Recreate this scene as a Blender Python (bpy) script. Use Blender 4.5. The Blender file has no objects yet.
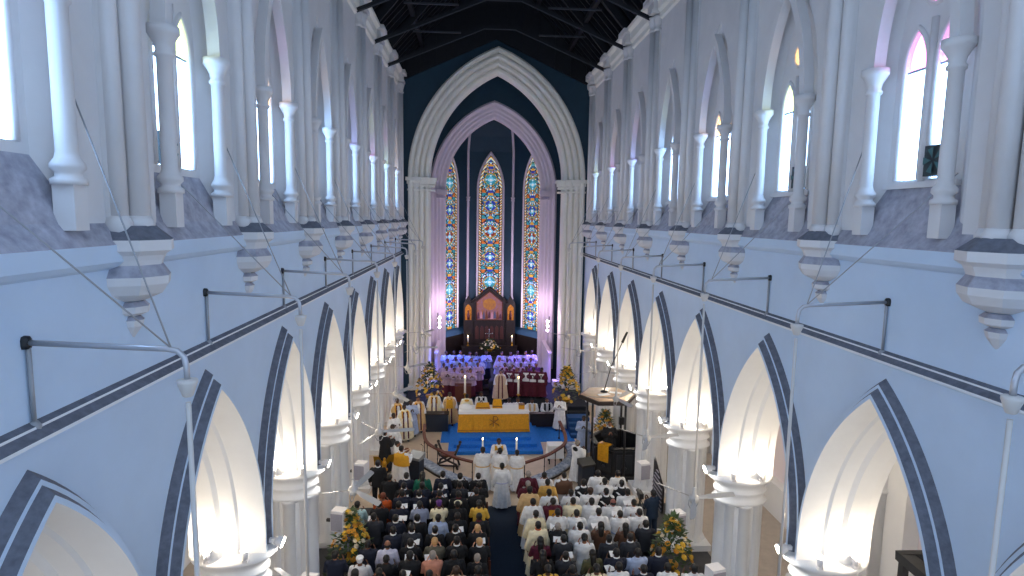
import bpy, bmesh, math, random
from mathutils import Vector, Matrix
random.seed(7)
PI = math.pi
scene = bpy.context.scene
COL = scene.collection

# ---------------------------------------------------------------- camera
CAMX, CAMZ = -1.1823, 10.888
YAW, PITCH, ROLL, FPX = 0.0647, 0.1183, 0.0149, 593.3
right = Vector((math.cos(YAW), -math.sin(YAW), 0))
f0 = Vector((math.sin(YAW), math.cos(YAW), 0))
fwd = f0 * math.cos(PITCH) + Vector((0, 0, -math.sin(PITCH)))
up = f0 * math.sin(PITCH) + Vector((0, 0, math.cos(PITCH)))
cX = right * math.cos(ROLL) + up * math.sin(ROLL)
cY = right * -math.sin(ROLL) + up * math.cos(ROLL)
cd = bpy.data.cameras.new('camera')
cd.sensor_width = 36
cd.lens = FPX / 1024 * 36
cd.clip_end = 300
cam = bpy.data.objects.new('camera', cd)
COL.objects.link(cam)
cam.matrix_world = Matrix(((cX.x, cY.x, -fwd.x, CAMX), (cX.y, cY.y, -fwd.y, 0), (cX.z, cY.z, -fwd.z, CAMZ), (0, 0, 0, 1)))
scene.camera = cam

# ---------------------------------------------------------------- light and exposure
w = bpy.data.worlds.new('world')
scene.world = w
w.use_nodes = True
bg = w.node_tree.nodes['Background']
bg.inputs[0].default_value = (0.56, 0.74, 1.0, 1)
bg.inputs[1].default_value = 1.24
scene.view_settings.view_transform = 'Standard'
scene.view_settings.look = 'None'
scene.view_settings.gamma = 1
scene.view_settings.use_curve_mapping = False
scene.view_settings.exposure = 0.0
scene.cycles.use_denoising = True
scene.cycles.max_bounces = 8
scene.cycles.diffuse_bounces = 5
GLASS_STRENGTH = 10.0
UPLIGHT_W = 62
NAVE_W = 30
CHOIR_W = 1100
STAGE_W = 70
APSE_W = 380

# ---------------------------------------------------------------- materials
MATS = {}
def mat(name, col, rough=0.6, metal=0.0, emit=None, var=0.0, scale=3.0, bump=0.0, col2=None, spec=None):
    if name in MATS:
        return MATS[name]
    m = bpy.data.materials.new(name)
    m.use_nodes = True
    nt = m.node_tree
    b = nt.nodes['Principled BSDF']
    b.inputs['Base Color'].default_value = (*col, 1)
    b.inputs['Roughness'].default_value = rough
    b.inputs['Metallic'].default_value = metal
    if spec is not None:
        b.inputs['Specular IOR Level'].default_value = spec
    if var > 0 or col2 or bump:
        tc = nt.nodes.new('ShaderNodeTexCoord')
        nz = nt.nodes.new('ShaderNodeTexNoise')
        nz.inputs['Scale'].default_value = scale
        nz.inputs['Detail'].default_value = 5
        nz.inputs['Roughness'].default_value = 0.6
        nt.links.new(tc.outputs['Object'], nz.inputs['Vector'])
        r = nt.nodes.new('ShaderNodeValToRGB')
        r.color_ramp.elements[0].position = 0.3
        r.color_ramp.elements[1].position = 0.7
        c2 = col2 if col2 else tuple(min(1, c * (1 + var)) for c in col)
        c1 = col if col2 else tuple(c * (1 - var) for c in col)
        r.color_ramp.elements[0].color = (*c1, 1)
        r.color_ramp.elements[1].color = (*c2, 1)
        nt.links.new(nz.outputs['Fac'], r.inputs['Fac'])
        nt.links.new(r.outputs['Color'], b.inputs['Base Color'])
        if bump:
            bp = nt.nodes.new('ShaderNodeBump')
            bp.inputs['Strength'].default_value = bump
            bp.inputs['Distance'].default_value = 0.02
            nt.links.new(nz.outputs['Fac'], bp.inputs['Height'])
            nt.links.new(bp.outputs['Normal'], b.inputs['Normal'])
    if emit:
        b.inputs['Emission Color'].default_value = (*emit[0], 1)
        b.inputs['Emission Strength'].default_value = emit[1]
    MATS[name] = m
    return m

def srgb(r, g, b):
    f = lambda c: c / 12.92 if c <= 0.04045 else ((c + 0.055) / 1.055) ** 2.4
    return (f(r / 255), f(g / 255), f(b / 255))

WHITE = mat('white_wall_paint', (0.78, 0.79, 0.80), 0.75, var=0.035, scale=1.2)
CLER = mat('clerestory_paint', (0.70, 0.68, 0.68), 0.75, var=0.04, scale=1.5)
NAVEBLUE = mat('pale_blue_nave_paint', (0.56, 0.68, 0.83), 0.75, var=0.04, scale=0.9)
CREAM = mat('cream_stone_paint', (0.87, 0.84, 0.76), 0.7, var=0.03, scale=2)
PINK = mat('pink_lit_paint', (0.80, 0.70, 0.78), 0.7, var=0.02)  # off-white paint with the pink lamp glow mixed into its colour
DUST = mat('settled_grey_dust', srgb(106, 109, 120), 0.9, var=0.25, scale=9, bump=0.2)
SLOPE = mat('dusty_sill_plaster', srgb(140, 140, 152), 0.9, col2=srgb(182, 182, 194), scale=6, bump=0.2)
NAVY = mat('navy_wall_paint', (0.012, 0.05, 0.085), 0.55, var=0.12, scale=2)
ROOF = mat('blackened_roof_timber', (0.004, 0.005, 0.010), 0.6, var=0.4, scale=5)
BEAM = mat('dark_truss_timber', (0.006, 0.007, 0.012), 0.6, var=0.3, scale=6)
BEAMEDGE = mat('worn_truss_edge', (0.045, 0.048, 0.06), 0.5)
TILE = mat('dark_floor_tile', (0.03, 0.03, 0.034), 0.5, var=0.3, scale=4)
BEIGE = mat('beige_stone_floor', srgb(204, 184, 160), 0.45, var=0.08, scale=3)
AISLE = mat('aisle_floor_stone', srgb(170, 160, 150), 0.5, var=0.1)
NAVYCARPET = mat('navy_carpet', (0.005, 0.018, 0.04), 0.95, var=0.3, scale=30)
BLUECARPET = mat('bright_blue_carpet', (0.012, 0.17, 0.62), 0.95, var=0.25, scale=20)
GOLDCLOTH = mat('gold_brocade', srgb(214, 150, 24), 0.45, var=0.18, scale=14)
GOLDDARK = mat('antique_gold_thread', srgb(130, 80, 14), 0.5)
LINEN = mat('white_linen', (0.85, 0.85, 0.84), 0.8)
DARKWOOD = mat('dark_stained_wood', (0.015, 0.008, 0.007), 0.45, var=0.3, scale=8)
REDWOOD = mat('red_brown_wood', srgb(96, 46, 28), 0.6, var=0.2, scale=8)
TANWOOD = mat('tan_wood_boards', srgb(190, 160, 130), 0.4, var=0.12, scale=4)
BLACKWOOD = mat('ebonised_wood', (0.012, 0.014, 0.018), 0.35, var=0.3, scale=6)
STEEL = mat('galvanised_pipe', (0.55, 0.55, 0.58), 0.35, metal=0.6)
FANGREY = mat('fan_enamel', (0.5, 0.48, 0.46), 0.4)
PIPEWHITE = mat('white_pipe_enamel', (0.66, 0.62, 0.58), 0.4)
WIRE = mat('grey_wire', (0.35, 0.36, 0.38), 0.5, metal=0.3)
BRASS = mat('polished_brass', srgb(205, 150, 50), 0.3, metal=0.9)
SILVER = mat('silver_metal', (0.75, 0.75, 0.76), 0.25, metal=0.9)
BLACK = mat('black_plastic', (0.012, 0.012, 0.014), 0.45)
SPKWHITE = mat('white_speaker_shell', (0.78, 0.76, 0.76), 0.5)
GRILLE = mat('grey_speaker_grille', (0.38, 0.36, 0.40), 0.6, var=0.1, scale=60)
LENS = mat('lit_lamp_lens', (1, 0.95, 0.85), 0.4, emit=((1.0, 0.93, 0.78), 40))
LENSV = mat('lit_violet_lens', (1, 0.8, 1), 0.4, emit=((0.95, 0.75, 1.0), 25))
GLASS = mat('sunlit_pale_glass', (0.6, 0.75, 0.95), 0.3, emit=((0.36, 0.62, 1.0), GLASS_STRENGTH))
STAINS = [mat('lit_rose_glass', (0.7, 0.1, 0.4), 0.3, emit=((0.85, 0.25, 0.6), 4.0)),
          mat('lit_amber_glass', (0.8, 0.5, 0.1), 0.3, emit=((1.0, 0.6, 0.25), 4.0)),
          mat('lit_violet_glass', (0.4, 0.2, 0.7), 0.3, emit=((0.5, 0.35, 1.0), 4.0)),
          mat('lit_lime_glass', (0.6, 0.7, 0.2), 0.3, emit=((0.8, 0.95, 0.4), 4.0))]
LEAF = mat('green_leaf', (0.03, 0.07, 0.015), 0.6, var=0.4, scale=12)
YBLOOM = mat('yellow_petal', srgb(226, 184, 62), 0.6)
OBLOOM = mat('orange_petal', srgb(214, 152, 48), 0.6)
WBLOOM = mat('ivory_petal', srgb(245, 232, 205), 0.6)
PAPER = mat('white_paper', (0.88, 0.88, 0.88), 0.8)
WAX = mat('ivory_candle_wax', (0.88, 0.84, 0.72), 0.5)
FLAME = mat('candle_flame', (1, 0.8, 0.4), 0.5, emit=((1.0, 0.75, 0.35), 12))

# ---------------------------------------------------------------- mesh helpers
class MB:
    """collects shapes into one mesh with several materials"""
    def __init__(self):
        self.v = []; self.f = []; self.m = []; self.s = []
    def face(self, pts, mi=0, smooth=False):
        n = len(self.v)
        self.v += [tuple(p) for p in pts]
        self.f.append(tuple(range(n, n + len(pts)))); self.m.append(mi); self.s.append(smooth)
    def grid(self, rows, mi=0, closed=False, smooth=False, cap0=False, cap1=False):
        n = len(self.v); c = len(rows[0])
        for r in rows:
            self.v += [tuple(p) for p in r]
        for i in range(len(rows) - 1):
            for j in range(c if closed else c - 1):
                k = (j + 1) % c
                self.f.append((n + i * c + j, n + i * c + k, n + (i + 1) * c + k, n + (i + 1) * c + j))
                self.m.append(mi); self.s.append(smooth)
        if cap0:
            self.f.append(tuple(n + j for j in reversed(range(c)))); self.m.append(mi); self.s.append(False)
        if cap1:
            o = n + (len(rows) - 1) * c
            self.f.append(tuple(o + j for j in range(c))); self.m.append(mi); self.s.append(False)
    def box(self, c, d, mi=0, rz=0.0, taper=1.0):
        x, y, z = d[0] / 2, d[1] / 2, d[2] / 2
        cs, sn = math.cos(rz), math.sin(rz)
        def P(a, b, h, t):
            a *= t; b *= t
            return (c[0] + a * cs - b * sn, c[1] + a * sn + b * cs, c[2] + h)
        lo = [P(-x, -y, -z, 1), P(x, -y, -z, 1), P(x, y, -z, 1), P(-x, y, -z, 1)]
        hi = [P(-x, -y, z, taper), P(x, -y, z, taper), P(x, y, z, taper), P(-x, y, z, taper)]
        self.grid([lo, hi], mi, closed=True, cap0=True, cap1=True)
    def lathe(self, c, prof, n=16, mi=0, smooth=True, sx=1.0, sy=1.0, a0=0.0, a1=2 * PI, rot=0.0, fold=None):
        full = abs(a1 - a0 - 2 * PI) < 1e-6
        k = n if full else n + 1
        rows = []
        for (r, z) in prof:
            row = []
            for i in range(k):
                a = a0 + (a1 - a0) * i / n + rot
                rr = r * (1 + (fold(a, z) if fold else 0))
                row.append((c[0] + rr * sx * math.cos(a), c[1] + rr * sy * math.sin(a), c[2] + z))
            rows.append(row)
        self.grid(rows, mi, closed=full, smooth=smooth, cap0=full and prof[0][0] > 1e-4, cap1=full and prof[-1][0] > 1e-4)
    def tube(self, pts, r, n=8, mi=0, smooth=True, caps=True):
        pts = [Vector(p) for p in pts]
        rs = r if isinstance(r, (list, tuple)) else [r] * len(pts)
        rows = []; ref = None
        for i, p in enumerate(pts):
            t = (pts[min(i + 1, len(pts) - 1)] - pts[max(i - 1, 0)]).normalized()
            if ref is None:
                ref = Vector((0, 0, 1)) if abs(t.z) < 0.9 else Vector((1, 0, 0))
            u = (ref - t * ref.dot(t)).normalized(); ref = u
            v = t.cross(u)
            rows.append([p + (u * math.cos(2 * PI * j / n) + v * math.sin(2 * PI * j / n)) * rs[i] for j in range(n)])
        self.grid(rows, mi, closed=True, smooth=smooth, cap0=caps, cap1=caps)
    def ball(self, c, r, n=10, m=6, mi=0, R=None):
        r = r if isinstance(r, (list, tuple)) else (r, r, r)
        rows = []
        for i in range(m + 1):
            t = -PI / 2 + PI * i / m
            ct = max(math.cos(t), 1e-3)
            row = [Vector((r[0] * ct * math.cos(2 * PI * j / n), r[1] * ct * math.sin(2 * PI * j / n), r[2] * math.sin(t))) for j in range(n)]
            if R is not None:
                row = [R @ p for p in row]
            rows.append([p + Vector(c) for p in row])
        self.grid(rows, mi, closed=True, smooth=True, cap0=True, cap1=True)
    def mesh(self, name, mats):
        me = bpy.data.meshes.new(name)
        me.from_pydata(self.v, [], self.f)
        for m in (mats if isinstance(mats, (list, tuple)) else [mats]):
            me.materials.append(m)
        me.polygons.foreach_set('material_index', self.m)
        me.polygons.foreach_set('use_smooth', self.s)
        bm = bmesh.new(); bm.from_mesh(me)
        bmesh.ops.remove_doubles(bm, verts=bm.verts, dist=1e-5)
        bmesh.ops.recalc_face_normals(bm, faces=bm.faces)
        bm.to_mesh(me); bm.free()
        me.update()
        return me
    def build(self, name, mats, parent=None, loc=(0, 0, 0), rz=0.0):
        o = bpy.data.objects.new(name, self.mesh(name, mats))
        COL.objects.link(o)
        o.location = loc; o.rotation_euler[2] = rz
        if parent:
            o.parent = parent
        return o

def link(me, name, parent=None, loc=(0, 0, 0), rz=0.0):
    o = bpy.data.objects.new(name, me); COL.objects.link(o)
    o.location = loc; o.rotation_euler[2] = rz
    if parent: o.parent = parent
    return o
def tag(o, label, cat, group=None):
    o['label'] = label; o['category'] = cat
    if group: o['group'] = group
    return o
def thing(name, label, cat, loc=(0, 0, 0), rz=0.0, group=None):
    o = bpy.data.objects.new(name, None); COL.objects.link(o)
    o.empty_display_size = 0.2
    o.location = loc; o.rotation_euler[2] = rz
    return tag(o, label, cat, group)
def struct(mb, name, mats, parent=None):
    o = mb.build(name, mats, parent)
    o['kind'] = 'structure'
    return o
def copy_tree(o, parent=None):
    c = o.copy(); COL.objects.link(c)
    if parent: c.parent = parent
    for ch in [k for k in o.children]:
        copy_tree(ch, c)
    return c
ORD = ['zeroth', 'first', 'second', 'third', 'fourth', 'fifth', 'sixth', 'seventh', 'eighth', 'ninth', 'tenth', 'eleventh', 'twelfth']

# pointed arch: concentric offsets d of a two-centred arch
def arch(a0, h0, spring, zbot, d=0.0, n=16):
    R0 = (h0 * h0 + a0 * a0) / (2 * a0); c0 = R0 - a0; R = R0 - d; a = a0 - d
    th = math.acos(max(-1, min(1, c0 / R)))
    pts = [(-a, zbot)]
    for i in range(n + 1):
        t = th * i / n
        pts.append((-R * math.cos(t) + c0, spring + R * math.sin(t)))
    return pts + [(-p[0], p[1]) for p in reversed(pts[:-1])]

def holed_wall(mb, prof, P, hb, zbot, ztop, mi=0):
    """wall sheet round a pointed opening; P maps (d, z) to space"""
    n = len(prof) // 2
    for s in (1, -1):
        half = [(s * p[0], p[1]) for p in prof[:n + 1]]
        if half[0][1] > zbot + 1e-6:
            half = [(half[0][0], zbot)] + half
        for i in range(len(half) - 1):
            a, b = half[i], half[i + 1]
            e = -s * hb
            mb.face([P(a[0], a[1]), P(b[0], b[1]), P(e, b[1]), P(e, a[1])], mi)
        ap = half[-1]
        mb.face([P(0, ap[1]), P(0, ztop), P(-s * hb, ztop), P(-s * hb, ap[1])], mi)
# ---------------------------------------------------------------- nave geometry
BAY = 3.85
YR0, YL0 = 8.98, 5.80           # bay centres nearest the camera, right and left
WX = 5.5
Y_WEST, Y_EAST = -4.0, 35.5
bays = {1: [YR0 + BAY * k for k in range(-3, 7)], -1: [YL0 + BAY * k for k in range(-2, 8)]}
SP, A0, H0 = 4.5, 1.99, 3.886     # arcade spring, half span, rise
ZCAP = 4.2
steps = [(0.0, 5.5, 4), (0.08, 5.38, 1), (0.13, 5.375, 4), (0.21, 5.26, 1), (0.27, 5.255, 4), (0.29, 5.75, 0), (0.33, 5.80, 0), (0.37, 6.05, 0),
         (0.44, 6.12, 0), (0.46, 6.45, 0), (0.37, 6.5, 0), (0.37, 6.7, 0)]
def arcade(d):                                           # neighbouring hoods meet half-way
    return [(max(-BAY / 2, min(BAY / 2, e)), z) for e, z in arch(A0, H0, SP, ZCAP, d, 20)]

def nave_wall(s, name):
    mb = MB()
    ys = bays[s]
    for yc in ys:
        P = lambda d, z, x=WX: (s * x, yc + d, z)
        holed_wall(mb, arcade(0), P, BAY / 2, ZCAP, 10.2, 4)
        holed_wall(mb, arcade(.37), lambda d, z: (s * 6.7, yc + d, z), BAY / 2, ZCAP, 10.2)
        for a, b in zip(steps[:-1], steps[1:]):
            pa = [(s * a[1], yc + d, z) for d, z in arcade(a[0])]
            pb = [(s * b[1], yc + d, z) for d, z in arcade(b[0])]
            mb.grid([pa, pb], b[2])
        # clerestory
        Q = lambda d, z: (s * 5.54, yc + d, z)
        pr = arch(1.16, 2.95, 13.35, 10.75)
        holed_wall(mb, pr, Q, BAY / 2, 10.75, 18.9, 2)
        seq = [(0.0, 5.54), (0.0, 5.58), (0.12, 5.60), (0.16, 5.62), (0.40, 5.80), (0.40, 5.98)]
        for a, b in zip(seq[:-1], seq[1:]):
            mb.grid([[(s * a[1], yc + d, z) for d, z in arch(1.16, 2.95, 13.35, 10.75, a[0])],
                     [(s * b[1], yc + d, z) for d, z in arch(1.16, 2.95, 13.35, 10.75, b[0])]], 2)
        # inner rear-arch moulding carried by the colonnettes
        sq = [(0.20, 5.38), (0.38, 5.38), (0.38, 5.58), (0.20, 5.58), (0.20, 5.38)]
        for a, b in zip(sq[:-1], sq[1:]):
            mb.grid([[(s * a[1], yc + d, z) for d, z in arch(1.16, 2.95, 13.35, 13.42, a[0])],
                     [(s * b[1], yc + d, z) for d, z in arch(1.16, 2.95, 13.35, 13.42, b[0])]], 2)
        # dusty sloping sill
        mb.face([(s * 5.54, yc - 1.16, 10.75), (s * 5.54, yc + 1.16, 10.75), (s * 5.80, yc + 1.1, 11.48), (s * 5.80, yc - 1.1, 11.48)], 3)
    y0, y1 = Y_WEST, Y_EAST
    lo, hi = ys[0] - BAY / 2, ys[-1] + BAY / 2
    for a, b in ((y0, lo), (hi, y1)):
        if b - a > 0.01:
            mb.face([(s * WX, a, 0), (s * WX, b, 0), (s * WX, b, 10.2), (s * WX, a, 10.2)], 4)
            mb.face([(s * 5.6, a, 10.7), (s * 5.6, b, 10.7), (s * 5.6, b, 18.9), (s * 5.6, a, 18.9)], 2)
            mb.face([(s * 6.7, a, 0), (s * 6.7, b, 0), (s * 6.7, b, 10.2), (s * 6.7, a, 10.2)], 0)
    if hi < y1:
        mb.face([(s * WX, hi, 0), (s * 6.7, hi, 0), (s * 6.7, hi, ZCAP + 1), (s * WX, hi, ZCAP + 1)], 0)
    # ledge under the clerestory
    L = [(5.5, 10.2), (5.42, 10.24), (5.36, 10.30), (5.36, 10.5)]
    for (xa, za), (xb, zb) in zip(L[:-1], L[1:]):
        mb.face([(s * xa, y0, za), (s * xa, y1, za), (s * xb, y1, zb), (s * xb, y0, zb)], 4)
    mb.face([(s * 5.36, y0, 10.5), (s * 5.36, y1, 10.5), (s * 5.54, y1, 10.75), (s * 5.54, y0, 10.75)], 3)
    # outer skin above the aisle roof
    mb.face([(s * 6.9, y0, 9), (s * 6.9, y1, 9), (s * 6.9, y1, 10.6), (s * 6.9, y0, 10.6)], 2)
    return struct(mb, name, [WHITE, DUST, CLER, SLOPE, NAVEBLUE])
nave_wall(-1, 'wall_left'); nave_wall(1, 'wall_right')

for s, nm in ((-1, 'trim_1'), (1, 'trim_2')):          # string course
    mb = MB()
    prof = [(5.5, 8.83, 1), (5.43, 8.795, 1), (5.425, 8.77, 0), (5.33, 8.70, 1), (5.325, 8.665, 0), (5.41, 8.63, 0), (5.5, 8.61, 0)]
    mb.grid([[(s * x, Y_WEST, z) for x, z, _ in prof], [(s * x, Y_EAST, z) for x, z, _ in prof]], 0)
    for i in range(len(prof) - 1):
        mb.m[i] = prof[i + 1][2] if i != 0 else 1
    mb.m[0] = 1; mb.m[2] = 1
    struct(mb, nm, [WHITE, DUST])
for s, nm in ((-1, 'trim_3'), (1, 'trim_4')):          # wall-head cornice
    mb = MB()
    prof = [(5.6, 18.05), (5.45, 18.12), (5.45, 18.3), (5.36, 18.4), (5.36, 18.72), (5.22, 18.8), (5.22, 18.95), (5.9, 18.95)]
    mb.grid([[(s * x, Y_WEST, z) for x, z in prof], [(s * x, Y_EAST, z) for x, z in prof]], 0)
    struct(mb, nm, [CREAM])

# shaft clusters with corbels at every bay boundary
def shaft_mesh():
    mb = MB()
    mb.box((0.32, 0, 14.4), (0.2, 0.72, 7.4), 0)                     # pilaster
    for dy, dx, r in ((0, 0.10, 0.135), (-0.25, 0.2, 0.115), (0.25, 0.2, 0.115)):
        mb.lathe((dx, dy, 0), [(r, 10.8), (r, 17.75)], 12, 0)
        mb.lathe((dx, dy, 0), [(r, 17.7), (r + .035, 17.74), (r + .035, 17.78), (r, 17.82), (r + .02, 17.95), (r + .08, 18.15), (r + .08, 18.22)], 12, 0)
        mb.lathe((dx, dy, 0), [(r + .04, 10.6), (r + .04, 10.76), (r, 10.84)], 12, 0)
    mb.box((0.2, 0, 18.36), (0.62, 0.86, 0.14), 0)
    mb.box((0.22, 0, 18.58), (0.54, 0.74, 0.3), 0)
    mb.box((0.17, 0, 18.82), (0.74, 0.98, 0.18), 0)
    a0, a1 = PI / 2, 3 * PI / 2                                       # half octagon toward the nave
    def half(prof, mi, n=4):
        mb.lathe((0.28, 0, 0), prof, n, mi, smooth=False, a0=a0, a1=a1, sy=1.0)
    half([(0.56, 10.55), (0.36, 10.72)], 1)
    half([(0.56, 10.42), (0.56, 10.55)], 0)
    half([(0.44, 10.30), (0.47, 10.36), (0.56, 10.42)], 0)
    half([(0.44, 10.30), (0.42, 10.24)], 0)
    half([(0.42, 10.24), (0.51, 10.10)], 2)
    half([(0.51, 10.10), (0.50, 10.0), (0.42, 9.88), (0.24, 9.80), (0.19, 9.78)], 0)
    half([(0.18, 9.77), (0.24, 9.71)], 2)
    half([(0.24, 9.71), (0.23, 9.63), (0.14, 9.59)], 0)
    half([(0.12, 9.58), (0.17, 9.53)], 2)
    half([(0.17, 9.53), (0.15, 9.45), (0.05, 9.31), (0.0, 9.26)], 0)
    return mb.mesh('shaft', [CLER, DUST, SLOPE])
sm = shaft_mesh()
for s in (-1, 1):
    for k, yc in enumerate(bays[s]):
        o = link(sm, 'pillar', None, (s * 5.26, yc - BAY / 2, 0), PI if s < 0 else 0)
        o['kind'] = 'structure'
    o = link(sm, 'pillar', None, (s * 5.26, bays[s][-1] + BAY / 2, 0), PI if s < 0 else 0); o['kind'] = 'structure'

# colonnettes in front of the clerestory windows
def colonnette_mesh():
    mb = MB()
    mb.box((0, 0, 10.93), (0.22, 0.22, 0.5), 0)
    mb.lathe((0, 0, 0), [(0.17, 11.16), (0.17, 11.22), (0.125, 11.25), (0.125, 11.29), (0.165, 11.33), (0.165, 11.38), (0.12, 11.44), (0.105, 11.5),
                         (0.10, 13.0), (0.13, 13.02), (0.13, 13.06), (0.105, 13.09), (0.12, 13.18), (0.19, 13.3), (0.21, 13.32), (0.21, 13.42)], 14, 0)
    return mb.mesh('colonnette', [CLER])
cm = colonnette_mesh()
for s in (-1, 1):
    for yc in bays[s]:
        for d in (-0.86, 0.86):
            o = link(cm, 'column', None, (s * 5.47, yc + d, 0)); o['kind'] = 'structure'

# clerestory windows: stone tracery, two lights and an eyelet
def filled(loops, depth, name, mats):
    cu = bpy.data.curves.new(name, 'CURVE'); cu.dimensions = '2D'; cu.fill_mode = 'BOTH'; cu.extrude = depth
    for lp in loops:
        sp = cu.splines.new('POLY'); sp.points.add(len(lp) - 1); sp.use_cyclic_u = True
        for i, p in enumerate(lp):
            sp.points[i].co = (p[0], p[1], 0, 1)
    o = bpy.data.objects.new(name, cu); COL.objects.link(o)
    bpy.context.view_layer.update()
    me = bpy.data.meshes.new_from_object(o.evaluated_get(bpy.context.evaluated_depsgraph_get()))
    bpy.data.objects.remove(o)
    for v in me.vertices:
        x, y, z = v.co
        v.co = (z, x, y)
    me.materials.clear()
    for m in mats: me.materials.append(m)
    for p in me.polygons: p.use_smooth = False; p.material_index = 0
    return me
def circ(cx, cz, r, n=20):
    return [(cx + r * math.cos(2 * PI * i / n), cz + r * math.sin(2 * PI * i / n)) for i in range(n)]
lights = [[(cx + d, z) for d, z in arch(0.26, 0.6, 13.35, 11.58, 0, 8)] for cx in (-0.34, 0.34)]
eye = circ(0, 14.45, 0.24)
tr_me = filled([arch(0.80, 2.3, 13.35, 11.46)] + lights + [eye], 0.07, 'tracery', [CLER])
def pane_mesh(loop, m):
    mb = MB(); mb.face([(0.0, p[0], p[1]) for p in loop], 0)
    mb.face([(0.03, p[0], p[1]) for p in loop], 0)
    return mb.mesh('pane', [m])
lt_me = [pane_mesh([l[0], l[-1]] + [(l[-1][0], 13.3), (l[0][0], 13.3)], GLASS) for l in lights]
hd_me = {m.name: [pane_mesh(l[1:-1], m) for l in lights] for m in [GLASS] + STAINS}
eye_me = [pane_mesh(eye, m) for m in STAINS]
barm = MB()
for cx in (-0.34, 0.34):
    for z in (13.3,):
        barm.box((0, cx, z), (0.03, 0.52, 0.03))
    pass
bar_me = barm.mesh('glazing_bar', [mat('grey_window_bar', (0.25, 0.28, 0.34), 0.6)])
mul = MB()
for lp in lights:
    mul.tube([(-.07, p[0], p[1]) for p in lp], .045, 6)
mul.tube([(-.08, 0, 11.5), (-.08, 0, 14.0)], .06, 8)
ee = [(-.07, p[0], p[1]) for p in eye]; mul.tube(ee + [ee[0]], .04, 6)
mul_me = {1: mul.mesh('mullion', [CLER])}
for v in range(len(mul.v)): mul.v[v] = (-mul.v[v][0], mul.v[v][1], mul.v[v][2])
mul_me[-1] = mul.mesh('mullion', [CLER])
sil = MB(); sil.box((-.05, 0, 11.49), (.2, 1.56, .09)); sil_me = sil.mesh('sill', [CLER])
wn = 0
for s in (-1, 1):
    for k, yc in enumerate(bays[s]):
        wn += 1
        o = link(tr_me, 'window_%d' % wn, None, (s * 5.86, yc, 0)); o['kind'] = 'structure'
        for l in lt_me:
            link(l, 'pane', o, (s * 0.02, 0, 0))
        for l in hd_me[([GLASS] + STAINS)[(k * 3 + (s > 0) * 2) % 5].name]:
            link(l, 'pane', o, (s * 0.02, 0, 0))
        link(eye_me[(k + (s > 0)) % 4], 'pane', o, (s * 0.02, 0, 0))
        link(bar_me, 'glazing_bar', o, (s * -0.01, 0, 0))
        link(mul_me[s], 'mullion', o); link(sil_me, 'sill', o)

# arcade piers
def pier_mesh():
    mb = MB()
    mb.lathe((0, 0, 0), [(0.40, 0), (0.40, 3.4)], 8, 0, smooth=False, rot=PI / 8, sx=1.25)
    for dx, dy, r in ((-0.48, 0, .17), (0.48, 0, .17), (0, -0.33, .17), (0, 0.33, .17), (-.33, -.24, .11), (.33, -.24, .11), (-.33, .24, .11), (.33, .24, .11)):
        mb.lathe((dx, dy, 0), [(r + .08, 0), (r + .08, .25), (r + .04, .32), (r, .4), (r, 3.4), (r + .03, 3.42), (r + .03, 3.48), (r, 3.5)], 12, 0)
    mb.lathe((0, 0, 0), [(0.5, 3.45), (0.58, 3.5), (0.58, 3.56), (0.5, 3.6), (0.5, 3.72), (0.56, 3.78), (0.56, 3.82), (0.5, 3.88), (0.56, 4.0), (0.66, 4.1), (0.68, 4.12), (0.68, 4.2), (0, 4.2)],
             16, 0, sx=1.25, sy=0.9)
    mb.box((0, 0, 0.1), (1.5, 1.15, 0.2), 0)
    return mb.mesh('pier', [WHITE])
pm = pier_mesh()
piers = {s: [yc - BAY / 2 for yc in bays[s]] + [bays[s][-1] + BAY / 2] for s in (-1, 1)}
for s in (-1, 1):
    for y in piers[s]:
        o = link(pm, 'pillar', None, (s * 5.97, y, 0)); o['kind'] = 'structure'

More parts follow.
